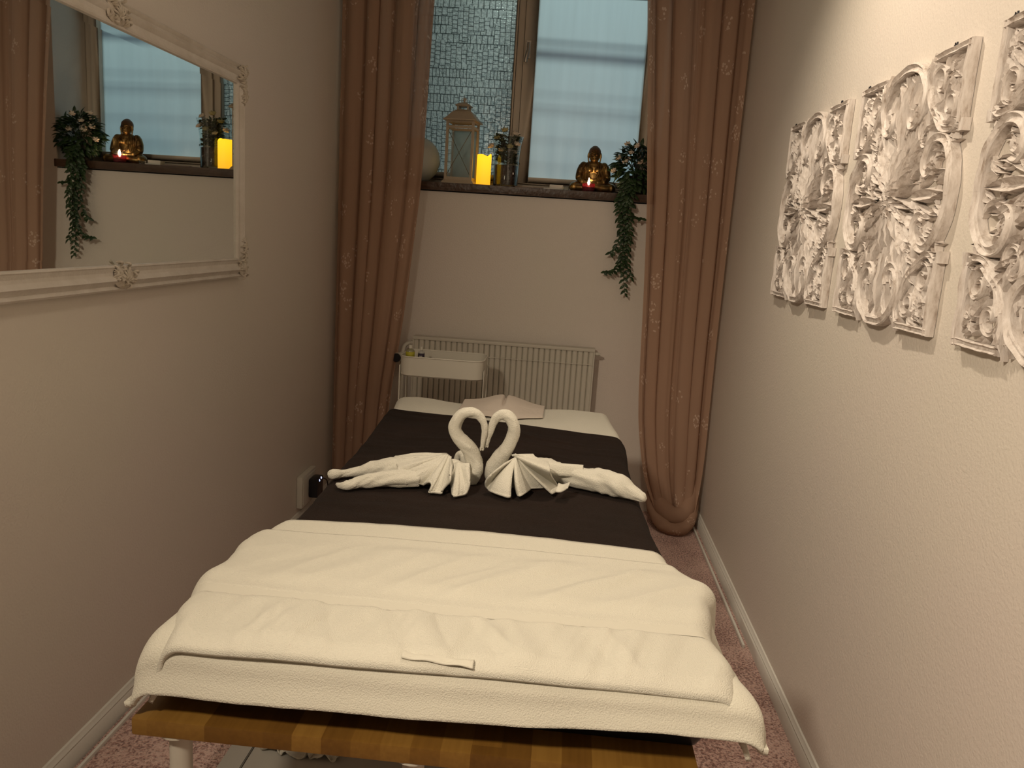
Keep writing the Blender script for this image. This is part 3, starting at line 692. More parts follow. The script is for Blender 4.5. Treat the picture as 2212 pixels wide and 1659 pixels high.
# ------------------------------------------------------------------ towel swans
def onbed(x, y, h): return pix(x, y, 2, BED + h)
BED = .724
PXM = .00127
def roll(px, rad_px, mb, n=32, wr=.10, seed=0.0, minlift=0.0):
    pts = [pix(x, y, 2, BED + r * PXM * .95 + minlift) for (x, y), r in zip(px, rad_px)]
    P, R = catmull(pts, 10, [r * PXM for r in rad_px])
    k0 = len(mb.v); mb.tube(P, R, n)
    for k in range(k0, len(mb.v)):
        i = (k - k0) // n; i = min(i, len(P) - 1); c = P[i]; d = mb.v[k] - c
        ang = ((k - k0) % n) / n * 2 * PI
        f = 1 + wr * 1.3 * nz(math.cos(ang) * 1.2 + i * .10 + seed, math.sin(ang) * 1.2, i * .04 + seed) + wr * 1.5 * ridge(nz(math.cos(ang + i * .03) * 1.7, math.sin(ang + i * .03) * 1.7 + i * .10, seed + 3)) + wr * .5 * nz(math.cos(ang) * 4, math.sin(ang) * 4, i * .22)
        q = c + d * f; q.z = max(q.z, BED + .001); mb.v[k] = q
def neck(px, rad_px, Y, mb, seed):
    pts = [pix(x, y, 1, Y + .0) for x, y in px]
    P, R = catmull(pts, 6, [r * PXM for r in rad_px]); n = 28; k0 = len(mb.v); mb.tube(P, R, n)
    L = 0; tw = []
    for i in range(len(P)):
        if i: L += (P[i] - P[i - 1]).length
        tw.append(L)
    for k in range(k0, min(len(mb.v), k0 + n * len(P))):
        i = (k - k0) // n; c = P[i]; d = mb.v[k] - c; ang = ((k - k0) % n) / n * 2 * PI
        # the towel edge winds round the neck as a shallow spiral step
        s = ((ang / (2 * PI)) + tw[i] / .17 + seed) % 1.0
        f = 1 + .20 * (s - .5) * min(1, (1 - s) * 9) + .14 * nz(math.cos(ang) * 1.1, math.sin(ang) * 1.1 + seed, tw[i] * 22) + .13 * ridge(nz(math.cos(ang + tw[i] * 25) * 1.6, math.sin(ang + tw[i] * 25) * 1.6, tw[i] * 22 + seed))
        mb.v[k] = c + d * f
def wing(apex_px, apex_y, outer, npl, amp, parent, origin, mirror=1, bulge=.02, seed=0):
    """pleated fan of towel: gathered at the apex, its hem running through the outer points (px, py, Y)."""
    A = pix(apex_px[0], apex_px[1], 1, apex_y)
    O = [pix(x, y, 1, Y) for x, y, Y in outer]
    O = [(pix(x, y, 2, BED + .006) if Y < 1.975 and q.z > BED + .004 and y > 1044 else q) for q, (x, y, Y) in zip(O, outer)]
    Oc = catmull(O, 10); m = len(Oc) - 1
    b = MB(); nu, nv = 220, 30
    def f(u, v):
        t = u * m; i = min(int(t), m - 1); q = Oc[i].lerp(Oc[i + 1], t - i)
        a = A + Vector((.020 * (u - .5) * mirror, 0, .008 * math.sin(u * PI)))
        r = .03 + .97 * v
        p = a.lerp(q, r)
        ph = 2 * PI * npl * (u + .02 * math.sin(7 * u + seed))
        tri = 2 / PI * math.asin(.97 * math.sin(ph))
        nrm = Vector((.25 * mirror, -1, .30)).normalized()
        p = p + nrm * (amp * (tri * .8 + .3 * nz(u * 14, v * 2, seed)) * min(1, r * 1.6) * (.65 + .35 * r) + bulge * math.sin(PI * min(1, r * 1.05)) ** .8)
        p = p + Vector((mirror * .0035 * math.cos(ph) * r, 0, 0))
        if p.z < BED + .003: p.z = BED + .003
        return p
    b.grid(f, nu, nv)
    o = b.build('wing', M_swan, parent, solid=.0055, angle=None); o.location = -origin
    return o
def swan(kind):
    if kind == 'left':
        org = pix(1000, 1040, 2, BED); e = empty('towel_swan', org, 'left towel swan folded from white towel, facing right, its tail rolled into two prongs', 'towel swan', 'towel swans with their necks forming a heart')
        nk = [(1041, 968), (1044, 950), (1047, 934), (1046, 918), (1040, 903), (1030, 894), (1016, 891), (1000, 895), (988, 908), (983, 925), (988, 942), (1001, 957), (1013, 971), (1022, 987), (1027, 1004), (1025, 1019), (1018, 1034), (1005, 1044)]
        nr = [3.5, 5.0, 6.0, 7.0, 8.2, 9.5, 10.5, 11.5, 12.3, 13, 14, 14.8, 15.5, 16, 17, 18, 16, 10]
        Y = 2.09; sd = 0
        rolls = [([(1010, 1022), (965, 1020), (905, 1018), (850, 1014), (810, 1014), (775, 1019), (742, 1023), (722, 1024), (711, 1026)], [22, 25, 26, 22, 17, 10, 7.5, 10, 7]),
                 ([(905, 1034), (850, 1034), (805, 1038), (772, 1043), (752, 1048), (736, 1049), (728, 1046)], [17, 17, 14, 11, 9, 6, 3])]
        wa, wy = (966, 986), 2.075
        outer = [(851, 986, 2.08), (849, 997, 2.05), (858, 1010, 2.01), (866, 1030, 1.99), (876, 1046, 1.98), (893, 1043, 1.975), (912, 1048, 1.97), (930, 1043, 1.965), (926, 1062, 1.955), (938, 1070, 1.95), (956, 1062, 1.95), (968, 1041, 1.955), (975, 1020, 1.975)]
        mir = 1
    else:
        org = pix(1085, 1040, 2, BED); e = empty('towel_swan', org, 'right towel swan folded from white towel, facing left, its tail one long fat roll', 'towel swan', 'towel swans with their necks forming a heart')
        nk = [(1051, 961), (1054, 947), (1060, 930), (1066, 913), (1074, 901), (1086, 896), (1098, 900), (1107, 912), (1111, 929), (1108, 946), (1099, 962), (1088, 977), (1076, 992), (1068, 1007), (1066, 1022), (1070, 1034), (1082, 1044)]
        nr = [4, 5.5, 7, 8, 9, 10, 11, 12, 12.6, 13.2, 14, 15, 16, 17.5, 18, 16, 10]
        Y = 2.10; sd = 5
        rolls = [([(1085, 1022), (1130, 1020), (1180, 1018), (1215, 1024), (1255, 1034), (1300, 1040), (1335, 1050), (1365, 1064), (1385, 1074), (1394, 1079)], [22, 27, 25, 20, 21, 24, 22, 15, 10, 5])]
        wa, wy = (1113, 985), 2.075
        outer = [(1060, 1028, 1.99), (1047, 1053, 1.955), (1066, 1064, 1.95), (1100, 1075, 1.945), (1106, 1052, 1.955), (1125, 1073, 1.945), (1147, 1052, 1.955), (1140, 1056, 1.97), (1186, 1055, 1.96), (1196, 1067, 1.955), (1203, 1052, 1.965), (1190, 1020, 2.0), (1178, 998, 2.04), (1150, 982, 2.07)]
        mir = -1
    b = MB(); neck(nk, nr, Y, b, sd); o = b.build('neck', M_swan, e, angle=None); o.location = -org
    # little two-lobed beak tip
    t0, t1 = nk[0], nk[1]
    b = MB()
    for dx in (-2.2, 2.2):
        c = pix(t0[0] + dx, t0[1] + 1, 1, Y); b.ell(c, (.0035, .0035, .007))
    o = b.build('beak', M_swan, e, angle=None); o.location = -org
    b = MB()
    for k, (pp, rr) in enumerate(rolls): roll(pp, rr, b, 36, .12, sd + k * 2.7)
    o = b.build('body', M_swan, e, angle=None); o.location = -org
    wing(wa, wy, outer, 6.5 if kind == 'left' else 7.5, .0085, e, org, mir, .020, sd)
    if kind == 'left':
        wing((990, 1003), 2.045, [(966, 1036, 1.985), (974, 1052, 1.955), (980, 1071, 1.945), (992, 1074, 1.942), (1006, 1067, 1.95), (1012, 1040, 1.975), (1013, 1012, 2.02)], 1.2, .010, e, org, mir, .016, 2)
    if kind == 'left':     # back wing band lying along the top
        b = MB(); pts = [pix(966, 987, 1, 2.09), pix(930, 987, 1, 2.09), pix(890, 988, 1, 2.085), pix(857, 990, 1, 2.08)]
        P, R = catmull(pts, 8, [.010, .012, .012, .008]); b.tube(P, R, 14); b.move(lambda p: p + Vector((.003 * nz(p.x * 40, p.z * 40), 0, .003 * nz(p.x * 30, p.y * 30, 3))))
        o = b.build('wing_fold', M_swan, e, angle=None); o.location = -org
        b = MB(); P, R = catmull([pix(984, 1000, 1, 2.13), pix(992, 982, 1, 2.13), pix(1002, 985, 1, 2.12), pix(1003, 1010, 1, 2.10)], 8, [.008, .010, .012, .012]); b.tube(P, R, 12)
        o = b.build('wing_fold', M_swan, e, angle=None); o.location = -org
    else:
        b = MB(); b.grid(lambda u, v: pix(1185 + 75 * u, 1003 + 6 * u - 2 * v + 12 * v * (1 - u) * 0, 1, 2.10 + .02 * v) + Vector((0, .0, .012 * math.sin(PI * v) - .03 * (1 - v))), 30, 8)
        o = b.build('wing_fold', M_swan, e, solid=.006, angle=None); o.location = -org
        b = MB(); b.grid(lambda u, v: pix(1206 + 26 * u - 6 * v, 1044 + 18 * v - 6 * u * v + 3 * math.sin(u * 4), 1, 2.03 - .045 * v) , 10, 8)
        o = b.build('wing_fold', M_swan, e, solid=.004, angle=None); o.location = -org
swan('left'); swan('right')

# ------------------------------------------------------------------ mirror
def mirror():
    gx = -1.143; y0, y1, z0, z1 = 1.262, 2.668, 1.262, 1.832
    e = empty('wall_mirror', (XL, 1.965, 1.19), 'wide mirror in a white ornamented frame on the left wall', 'mirror')
    # profile across the frame: distance outward from the glass, height off the wall
    prof = [(0, .026), (.002, .034), (.006, .036), (.009, .033), (.020, .029), (.028, .031), (.036, .038), (.040, .040), (.044, .037), (.050, .030), (.054, .027), (.057, .031), (.062, .034), (.067, .030), (.068, 0.0)]
    b = MB(); n = len(prof)
    cs_ = [(y0, z0, -1, -1), (y1, z0, 1, -1), (y1, z1, 1, 1), (y0, z1, -1, 1)]
    for (cy, cz, sy, sz) in cs_:
        for (d, h) in prof: b.v.append(Vector((XL + h, cy + sy * d, cz + sz * d)))
    for k in range(4):
        for i in range(n - 1): a = k * n + i; c = ((k + 1) % 4) * n + i; b.f.append((a, c, c + 1, a + 1))
    o = b.build('frame', M_mframe, e, angle=25); o.location = -e.location
    # glass: flat field and a bevel 18 mm wide that falls back to the rebate
    bw, t = .018, math.radians(.5)
    g = MB()
    ins = [(y0 + bw, z0 + bw), (y1 - bw, z0 + bw), (y1 - bw, z1 - bw), (y0 + bw, z1 - bw)]; outs = [(y0 - .002, z0 - .002), (y1 + .002, z0 - .002), (y1 + .002, z1 + .002), (y0 - .002, z1 + .002)]
    g.add([(gx, y, z) for y, z in ins], [(0, 1, 2, 3)]); 
    o = g.build('mirror_glass', M_mirror, e, smooth=False); o.location = -e.location
    g = MB(); vs = [(gx, y, z) for y, z in ins] + [(gx - bw * math.tan(t), y, z) for y, z in outs]
    g.add(vs, [(i, (i + 1) % 4, 4 + (i + 1) % 4, 4 + i) for i in range(4)])
    o = g.build('glass_bevel', M_mirror, e, smooth=False); o.location = -e.location
    # carved ornaments: acanthus-like clusters of curled strands
    def orn(cy, cz, a, b_, seed, corner=None):
        rnd = random.Random(seed); m = MB()
        for k in range(30):
            u = rnd.uniform(-1, 1); v = rnd.uniform(-1, 1)
            if u * u + v * v > 1.05: continue
            L = rnd.uniform(.012, .026); th = rnd.uniform(-.5, .5) + (PI / 2 if rnd.random() < .55 else 0) + u * 1.0; cur = rnd.choice((-1, 1)) * rnd.uniform(1.2, 3.2)
            py, pz = cy + u * a, cz + v * b_; pts = []
            for s in range(9):
                pts.append((XL + .036 + .010 * math.sin(PI * s / 8) - .004 * (u * u + v * v), py, pz)); th += cur / 8; py += math.cos(th) * L / 8; pz += math.sin(th) * L / 8
            m.tube(pts, [.0012 + .0026 * math.sin(PI * (s + .6) / 9.2) for s in range(9)], 7)
        # shell at the middle: ribs fanned from a low point
        for k in range(7):
            an = PI * (.12 + .76 * k / 6); pts = [(XL + .040 + .006 * math.sin(PI * s / 5), cy + math.cos(an) * (.003 + .55 * a * s / 5), cz - b_ * .35 + math.sin(an) * (.003 + 1.0 * b_ * s / 5)) for s in range(6)]
            m.tube(pts, [.0014, .002, .0026, .003, .003, .0016], 7)
        m.ell((XL + .034, cy, cz), (.008, a * .95, b_ * .9), 16, 8)
        o = m.build('ornament', M_orn, e); o.location = -e.location; o['label'] = 'carved scroll and shell ornament'
    orn(1.965, z0 - .034, .048, .032, 3); orn(1.965, z1 + .034, .048, .032, 5)
    orn(y1 + .040, z0 - .036, .028, .030, 8); orn(y1 + .040, z1 + .036, .028, .030, 9)
    orn(y0 - .040, z0 - .036, .028, .030, 10); orn(y0 - .040, z1 + .036, .028, .030, 11)
    orn(y1 + .046, z0 + .03, .012, .045, 12); orn(y1 + .046, z1 - .03, .012, .035, 13)
mirror()

# ------------------------------------------------------------------ carved wall panels
S = .584
def leaf(b, p, q, w, h0=.004, h1=.016, bend=0.0, n=8):
    """carved leaf: centre groove, raised flanks, tapering tip"""
    p = Vector((p[0], p[1])); q = Vector((q[0], q[1])); d = q - p; L = d.length
    if L < 1e-5: return
    d /= L; s = Vector((-d.y, d.x)); k0 = len(b.v)
    cols = (-1, -.72, -.40, 0, .40, .72, 1)
    for i in range(n + 1):
        t = i / n; ww = w * (math.sin(PI * min(1, t * 1.02 + .06)) ** .75) * (1 - .25 * t); c = p + d * (L * t) + s * (bend * L * math.sin(PI * t))
        hh = h0 + (h1 - h0) * math.sin(PI * (.15 + .75 * t))
        for cc in cols:
            z = {1: .12, .72: 1.0, .40: .62, 0: .45}[abs(cc)] * hh
            if cc == 0: z *= .6
            elif t > .15: z *= 1 + .12 * math.sin(t * 26)
            pt = c + s * (ww * cc / 2); b.v.append(Vector((pt.x, pt.y, z)))
        for cc in (-1, 1):
            pt = c + s * (ww * cc / 2); b.v.append(Vector((pt.x, pt.y, 0)))
    for i in range(n):
        a = k0 + i * 9; c = a + 9
        for j in range(6): b.f.append((a + j, a + j + 1, c + j + 1, c + j))
        b.f.append((a + 7, a, c, c + 7)); b.f.append((a + 6, a + 8, c + 8, c + 6))
    b.f.append(tuple(k0 + n * 9 + j for j in (0, 1, 2, 3, 4, 5, 6, 8, 7)))
def band(b, pts, w, h=.018, groove=True, closed=False, taper=False):
    P = [Vector((x, y)) for x, y in pts]
    sm = []
    m = len(P)
    for i in range(m - 1):
        p0, p1, p2, p3 = P[max(i - 1, 0)], P[i], P[i + 1], P[min(i + 2, m - 1)]
        for k in range(6):
            t = k / 6; sm.append(0.5 * ((2 * p1) + (-p0 + p2) * t + (2 * p0 - 5 * p1 + 4 * p2 - p3) * t * t + (-p0 + 3 * p1 - 3 * p2 + p3) * t ** 3))
    sm.append(P[-1]); n = len(sm); k0 = len(b.v); cs_ = [(-.5, 0), (-.5, .82), (-.36, 1), (-.10, .70), (.16, .72), (.38, 1), (.5, .84), (.5, 0)]
    for i, c in enumerate(sm):
        d = (sm[min(i + 1, n - 1)] - sm[max(i - 1, 0)]).normalized(); s = Vector((-d.y, d.x))
        ww = w * (1 if not taper else .35 + .65 * math.sin(PI * (i + .8) / (n + .6)) ** .5)
        for (o_, hh) in cs_: q = c + s * (ww * o_); b.v.append(Vector((q.x, q.y, h * hh)))
    L = len(cs_)
    for i in range(n - 1):
        for j in range(L - 1): a = k0 + i * L + j; b.f.append((a, a + 1, a + L + 1, a + L))
    b.f.append(tuple(k0 + j for j in range(L))); b.f.append(tuple(k0 + (n - 1) * L + j for j in range(L))[::-1])
def spiral(cx, cy, r0, r1, a0, turns, n=14):
    return [(cx + (r0 + (r1 - r0) * k / n) * math.cos(a0 + turns * 2 * PI * k / n), cy + (r0 + (r1 - r0) * k / n) * math.sin(a0 + turns * 2 * PI * k / n)) for k in range(n + 1)]
def panel_mesh():
    rnd = random.Random(4)
    P = MB()
    # one eighth-symmetric motif set, in unit coordinates -.5 .. .5
    def sym4(fn):
        for k in range(4):
            for mi in (1, -1):
                def T(p, k=k, mi=mi):
                    x, y = p[0], p[1] * mi
                    for _ in range(k): x, y = -y, x
                    return (x * S, y * S)
                fn(T, mi)
    def quarter(T, mi):
        # the motif faces +x; drawn for y >= 0 and mirrored by T
        # big C band along the edge x = .5
        arc = [(.494, -.012), (.494, 0.0), (.492, .05), (.475, .11), (.435, .165), (.375, .195), (.315, .185), (.275, .145), (.27, .10), (.30, .075), (.335, .085)]
        band(P, [T(p) for p in arc], .036 * S, .020)
        # palmette inside the C
        if mi == 1: leaf(P, T((.19, 0.0)), T((.468, 0.0)), .062 * S, .008, .020)
        leaf(P, T((.24, .030)), T((.43, .080)), .040 * S, .005, .017, .10 * mi)
        leaf(P, T((.23, .02)), T((.375, .125)), .042 * S, .005, .016, .14 * mi)
        leaf(P, T((.36, .04)), T((.465, .10)), .030 * S, .004, .014, -.12 * mi)
        leaf(P, T((.31, .12)), T((.415, .14)), .030 * S, .004, .013, .1 * mi)
        # corner frame: straight outer bar and an inner rounded loop
        band(P, [T(p) for p in ((.487, .232), (.487, .30), (.487, .40), (.487, .4995))], .026 * S, .018)
        band(P, [T(p) for p in ((.47, .235), (.43, .215), (.375, .225), (.325, .255), (.285, .30), (.262, .345), (.24, .38))], .026 * S, .019)
        # scroll loop inside the corner
        band(P, [T(p) for p in spiral(.395, .300, .062, .014, -1.9, 1.15)], .018 * S, .016, taper=True)
        leaf(P, T((.43, .30)), T((.475, .39)), .030 * S, .004, .014, -.2 * mi)
        leaf(P, T((.35, .35)), T((.405, .40)), .030 * S, .004, .014, .1 * mi)
        leaf(P, T((.40, .36)), T((.468, .455)), .034 * S, .005, .016)
        leaf(P, T((.33, .30)), T((.385, .245)), .026 * S, .004, .013, .2 * mi)
        # fan of leaf tips spilling over the edge between C band and corner
        leaf(P, T((.35, .225)), T((.512, .205)), .034 * S, .006, .019)
        leaf(P, T((.37, .215)), T((.500, .175)), .028 * S, .005, .017, -.1 * mi)
        leaf(P, T((.37, .235)), T((.502, .232)), .026 * S, .005, .016, .1 * mi)
        # scrolls and leaves on the way to the centre
        band(P, [T(p) for p in spiral(.245, .215, .048, .012, 2.4, 1.1)], .017 * S, .016, taper=True)
        leaf(P, T((.16, .07)), T((.27, .12)), .044 * S, .006, .018, .08 * mi)
        leaf(P, T((.15, .11)), T((.235, .175)), .044 * S, .006, .018, .1 * mi)
        leaf(P, T((.19, .15)), T((.315, .225)), .034 * S, .005, .016, -.15 * mi)
        leaf(P, T((.21, .06)), T((.30, .055)), .026 * S, .004, .014)
        # rosette leaves
        leaf(P, T((.03, .010)), T((.210, .046)), .046 * S, .008, .022)
        leaf(P, T((.03, .02)), T((.178, .108)), .050 * S, .008, .021)
    ex = []
    for k in range(22):
        x = rnd.uniform(.07, .47); y = rnd.uniform(.0, x)
        if x > .40 and y > .40: continue
        a = math.atan2(y, x) + rnd.choice((-1, 1)) * rnd.uniform(.1, 1.2); L = rnd.uniform(.06, .11)
        ex.append((x, y, x + L * math.cos(a), y + L * math.sin(a), rnd.uniform(.030, .046), rnd.uniform(-.3, .3), rnd.uniform(.010, .017)))
    def extra(T, mi):
        for x, y, x2, y2, w_, bd_, h_ in ex:
            if max(abs(x2), abs(y2)) < .485: leaf(P, T((x, y)), T((x2, y2)), w_ * S, .004, h_, bd_ * mi, 6)
    sym4(quarter); sym4(extra)
    for k in range(4):      # diagonals
        a = PI / 4 + k * PI / 2; c, s = math.cos(a), math.sin(a)
        for (r0, r1, w_, da) in ((.10, .335, .056, 0), (.30, .42, .03, .12), (.30, .42, .03, -.12), (.36, .47, .04, 0), (.47, .62, .045, 0)):
            leaf(P, (r0 * math.cos(a) * S, r0 * math.sin(a) * S), (r1 * math.cos(a + da) * S, r1 * math.sin(a + da) * S), w_ * S, .006, .019)
        # flower set in the corner
        fx, fy = .575 * c, .575 * s
        for j in range(5):
            an = a + 2 * PI * j / 5; leaf(P, (fx * S, fy * S), ((fx + .050 * math.cos(an)) * S, (fy + .050 * math.sin(an)) * S), .030 * S, .010, .020)
    for k in range(12):     # inner petals
        a = 2 * PI * k / 12 + .13; leaf(P, (.012 * math.cos(a) * S, .012 * math.sin(a) * S), (.092 * math.cos(a) * S, .092 * math.sin(a) * S), .044 * S, .012, .026)
    for k in range(8):
        a = 2 * PI * k / 8; leaf(P, (.006 * math.cos(a) * S, .006 * math.sin(a) * S), (.046 * math.cos(a) * S, .046 * math.sin(a) * S), .030 * S, .018, .030)
    P.ell((0, 0, .024), (.010, .010, .006), 12, 8)
    for (x, y) in ((.503, .222), (.503, -.222), (-.503, .222), (-.503, -.222)):   # small square lugs on the side edges
        P.box((x - .016) * S, (x + .016) * S, (y - .020) * S, (y + .020) * S, 0, .016)
    # hand-cut unevenness
    P.move(lambda p: Vector((p.x + .0016 * nz(p.x * 30, p.y * 30, 1), p.y + .0016 * nz(p.x * 30, p.y * 30, 5), p.z * (1 + .18 * nz(p.x * 22, p.y * 22, 8)))))
    P.move(lambda p: Vector((p.x, p.y, p.z * 1.12)))
    return P
pm = panel_mesh()
rib = MB()   # thin back frame that the carving grows from
for (a, c) in (((-.5, -.5), (.5, -.46)), ((-.5, .46), (.5, .5))): pass
proto = None
PY = [(2.658, 'farthest of the three whitewashed carved wood panels on the right wall, nearest the curtain'),
      (1.967, 'middle one of the three whitewashed carved wood panels on the right wall'),
      (1.270, 'nearest of the three whitewashed carved wood panels, cut off by the right picture edge')]
for i, (yc, lab) in enumerate(PY):
    e = empty('carved_panel', (XR - .001, yc, 1.54), lab, 'wall art', 'carved wood panels on the right wall')
    e.rotation_euler = (0, 0, 0)
    if i == 0:
        q = MB(); q.v = [Vector((-p.z * 1.0, p.x, p.y)) for p in pm.v]; q.f = list(pm.f)
        proto = q.build('carving', M_carve, e, smooth=True, angle=28, merge=False); hk = []
        for s in (-.20, .275):
            h = MB(); h.box(-.008, -.001, s - .003, s + .003, S / 2 - .01, S / 2 + .004); h.tube([(-.006, s - .002, S / 2 + .002), (-.007, s - .003, S / 2 + .011)], .0018, 6); h.tube([(-.006, s + .002, S / 2 + .002), (-.007, s + .006, S / 2 + .010), (-.008, s + .007, S / 2 + .005)], .0018, 6)
            hk.append(h.build('hook', M_black, e))
    else:
        for ch in [proto] + hk:
            c = ch.copy(); COL.objects.link(c); c.parent = e

# ------------------------------------------------------------------ things on the sill
SZ = 1.6362
def lantern():
    cx, cy, w2, d2 = -.588, 4.145, .066, .058
    e = empty('lantern', (cx, cy, SZ), 'tall cream metal lantern with crossed wires and a frosted pane on the sill', 'lantern')
    e.rotation_euler.z = math.radians(-6)
    zb, ze = .016, .315
    b = MB()
    for (w_, z) in ((.083, 0), (.083, .006), (.077, .014), (.072, .020)): b.v += [Vector((-w_, -w_ * .9, z)), Vector((w_, -w_ * .9, z)), Vector((w_, w_ * .9, z)), Vector((-w_, w_ * .9, z))]
    for j in range(3):
        for i in range(4): a = j * 4 + i; c = j * 4 + (i + 1) % 4; b.f.append((a, c, c + 4, a + 4))
    b.f += [(3, 2, 1, 0), (12, 13, 14, 15)]
    b.build('base', M_lant, e, smooth=False)
    b = MB()
    for sx in (-1, 1):
        for sy in (-1, 1): b.box(sx * w2 - .006, sx * w2 + .006, sy * d2 - .006, sy * d2 + .006, .019, ze)
    for sy in (-1, 1): b.box(-w2, w2, sy * d2 - .004, sy * d2 + .004, .019, .034); b.box(-w2, w2, sy * d2 - .004, sy * d2 + .004, .272, .284); b.box(-w2, w2, sy * d2 - .004, sy * d2 + .004, .302, ze)
    for sx in (-1, 1): b.box(sx * w2 - .004, sx * w2 + .004, -d2, d2, .019, .034); b.box(sx * w2 - .004, sx * w2 + .004, -d2, d2, .272, .284); b.box(sx * w2 - .004, sx * w2 + .004, -d2, d2, .302, ze)
    b.build('lantern_frame', M_lant, e, smooth=False)
    b = MB().box(-w2 + .005, w2 - .005, d2 - .003, d2 - .001, .03, .272); b.build('frosted_pane', M_lpane, e, smooth=False)
    b = MB().box(-w2 + .004, -w2 + .006, -d2 + .005, d2 - .005, .03, .272); b.build('frosted_pane', M_glass, e, smooth=False)
    b = MB()
    for sy in (-1, 1):
        b.tube([(-w2, sy * (d2 + .003), .034), (w2, sy * (d2 + .003), .272)], .0014, 6); b.tube([(-w2, sy * (d2 + .003), .272), (w2, sy * (d2 + .003), .034)], .0014, 6)
    b.build('crossed_wire', M_wire, e)
    # concave hipped roof, chimney, cap, knob and ring
    prof = [(.086, .308), (.084, .315), (.070, .327), (.058, .342), (.047, .354), (.037, .362), (.030, .364)]
    b = MB()
    for (w_, z) in prof: b.v += [Vector((-w_, -w_ * .92, z)), Vector((w_, -w_ * .92, z)), Vector((w_, w_ * .92, z)), Vector((-w_, w_ * .92, z))]
    for j in range(len(prof) - 1):
        for i in range(4): a = j * 4 + i; c = j * 4 + (i + 1) % 4; b.f.append((a, c, c + 4, a + 4))
    b.f += [(3, 2, 1, 0), tuple(len(prof) * 4 - 4 + i for i in range(4))]
    b.build('roof', M_lant, e, angle=30)
    b = MB()
    for sx in (-1, 1):
        for sy in (-1, 1): b.box(sx * .026 - .004, sx * .026 + .004, sy * .024 - .004, sy * .024 + .004, .363, .384)
    b.box(-.030, .030, -.028, .028, .362, .367); b.box(-.032, .032, -.03, .03, .381, .385)
    b.build('chimney', M_lant, e, smooth=False)
    prof = [(.038, .384), (.036, .389), (.024, .397), (.012, .402), (.008, .403)]; b = MB()
    for (w_, z) in prof: b.v += [Vector((-w_, -w_, z)), Vector((w_, -w_, z)), Vector((w_, w_, z)), Vector((-w_, w_, z))]
    for j in range(4):
        for i in range(4): a = j * 4 + i; c = j * 4 + (i + 1) % 4; b.f.append((a, c, c + 4, a + 4))
    b.f += [(3, 2, 1, 0), (16, 17, 18, 19)]; b.build('cap', M_lant, e, angle=30)
    b = MB().lathe([(.001, .402), (.007, .402), (.005, .408), (.007, .416), (.007, .421), (.001, .424)], n=16); b.build('knob', M_lant, e)
    b = MB(); b.tube([(.014 * math.cos(a), -.004 * math.sin(a) - .004, .412 + .012 * math.sin(a)) for a in frange(0, 2 * PI, 20)], .0015, 6, cap=False); b.build('ring_handle', M_lant, e)
lantern()
# round white globe
gl = MB().ell((0, 0, .1135), (.108, .105, .1135), 40, 26)
tag(gl.build('round_vase', M_globe, loc=(-.815, 4.185, SZ)), 'round white ceramic globe half hidden by the left curtain on the sill', 'vase')
# LED candle
def candle():
    e = empty('led_candle', (-.468, 4.115, SZ + .004), 'glowing yellow LED pillar candle beside the lantern on the sill', 'candle')
    def wob(a, r, z): return (.006 * math.sin(2 * a + .6) + .004 * math.sin(3 * a)) if z > .12 else 0
    MB().lathe([(.001, 0), (.036, 0), (.0365, .03), (.0365, .142), (.034, .146), (.030, .142), (.024, .128), (.001, .126)], n=40, wob=wob).build('wax_shell', M_led, e)
    MB().ell((0, -.004, .138), (.004, .004, .010)).build('flame_tip', mat('flame_tip', (1, .8, .4), .5, emis=(1, .65, .2), estr=12), e)
candle()
tag(MB().box(-.530, -.412, 4.07, 4.16, SZ + .0002, SZ + .0038).build('coaster', M_wire, bevel=.001), 'thin square coaster under the glowing LED candle', 'coaster')
# flowers helper
def petalflower(b, c, r, nrm, rnd):
    nrm = Vector(nrm).normalized(); rot = nrm.to_track_quat('Z', 'Y').to_matrix()
    for ring, (cnt, tilt, rr) in enumerate(((3, .15, .55), (5, .5, .8), (6, .95, 1.0))):
        for k in range(cnt):
            a = 2 * PI * k / cnt + ring * .5 + rnd.uniform(-.15, .15)
            d = Vector((math.cos(a) * math.sin(tilt), math.sin(a) * math.sin(tilt), math.cos(tilt)))
            m = (rot @ d); q = m.to_track_quat('Z', 'Y').to_matrix(); s2 = rr * r
            b.grid(lambda u, v, q=q, s2=s2: Vector(c) + q @ Vector(((u - .5) * s2 * 1.1 * math.sin(PI * min(1, .12 + v * .88)) , s2 * .30 * ((u - .5) ** 2 * 4 - .6), v * s2)), 4, 5)
def leafblade(b, c, d, L, wd, nrm, fold=.25, curl=.2):
    d = Vector(d).normalized(); nrm = Vector(nrm); nrm = (nrm - d * nrm.dot(d))
    if nrm.length < 1e-4: nrm = Vector((0, -1, 0.1))
    nrm.normalize(); s = d.cross(nrm)
    def f(u, v):
        w_ = wd * math.sin(PI * min(1, .04 + v * .96)) ** .8 * (1 - .35 * v); x = (u - .5) * w_
        return Vector(c) + d * (L * v) + s * x + nrm * (abs(x) * fold * 2 - curl * L * v * v)
    b.grid(f, 2, 5)
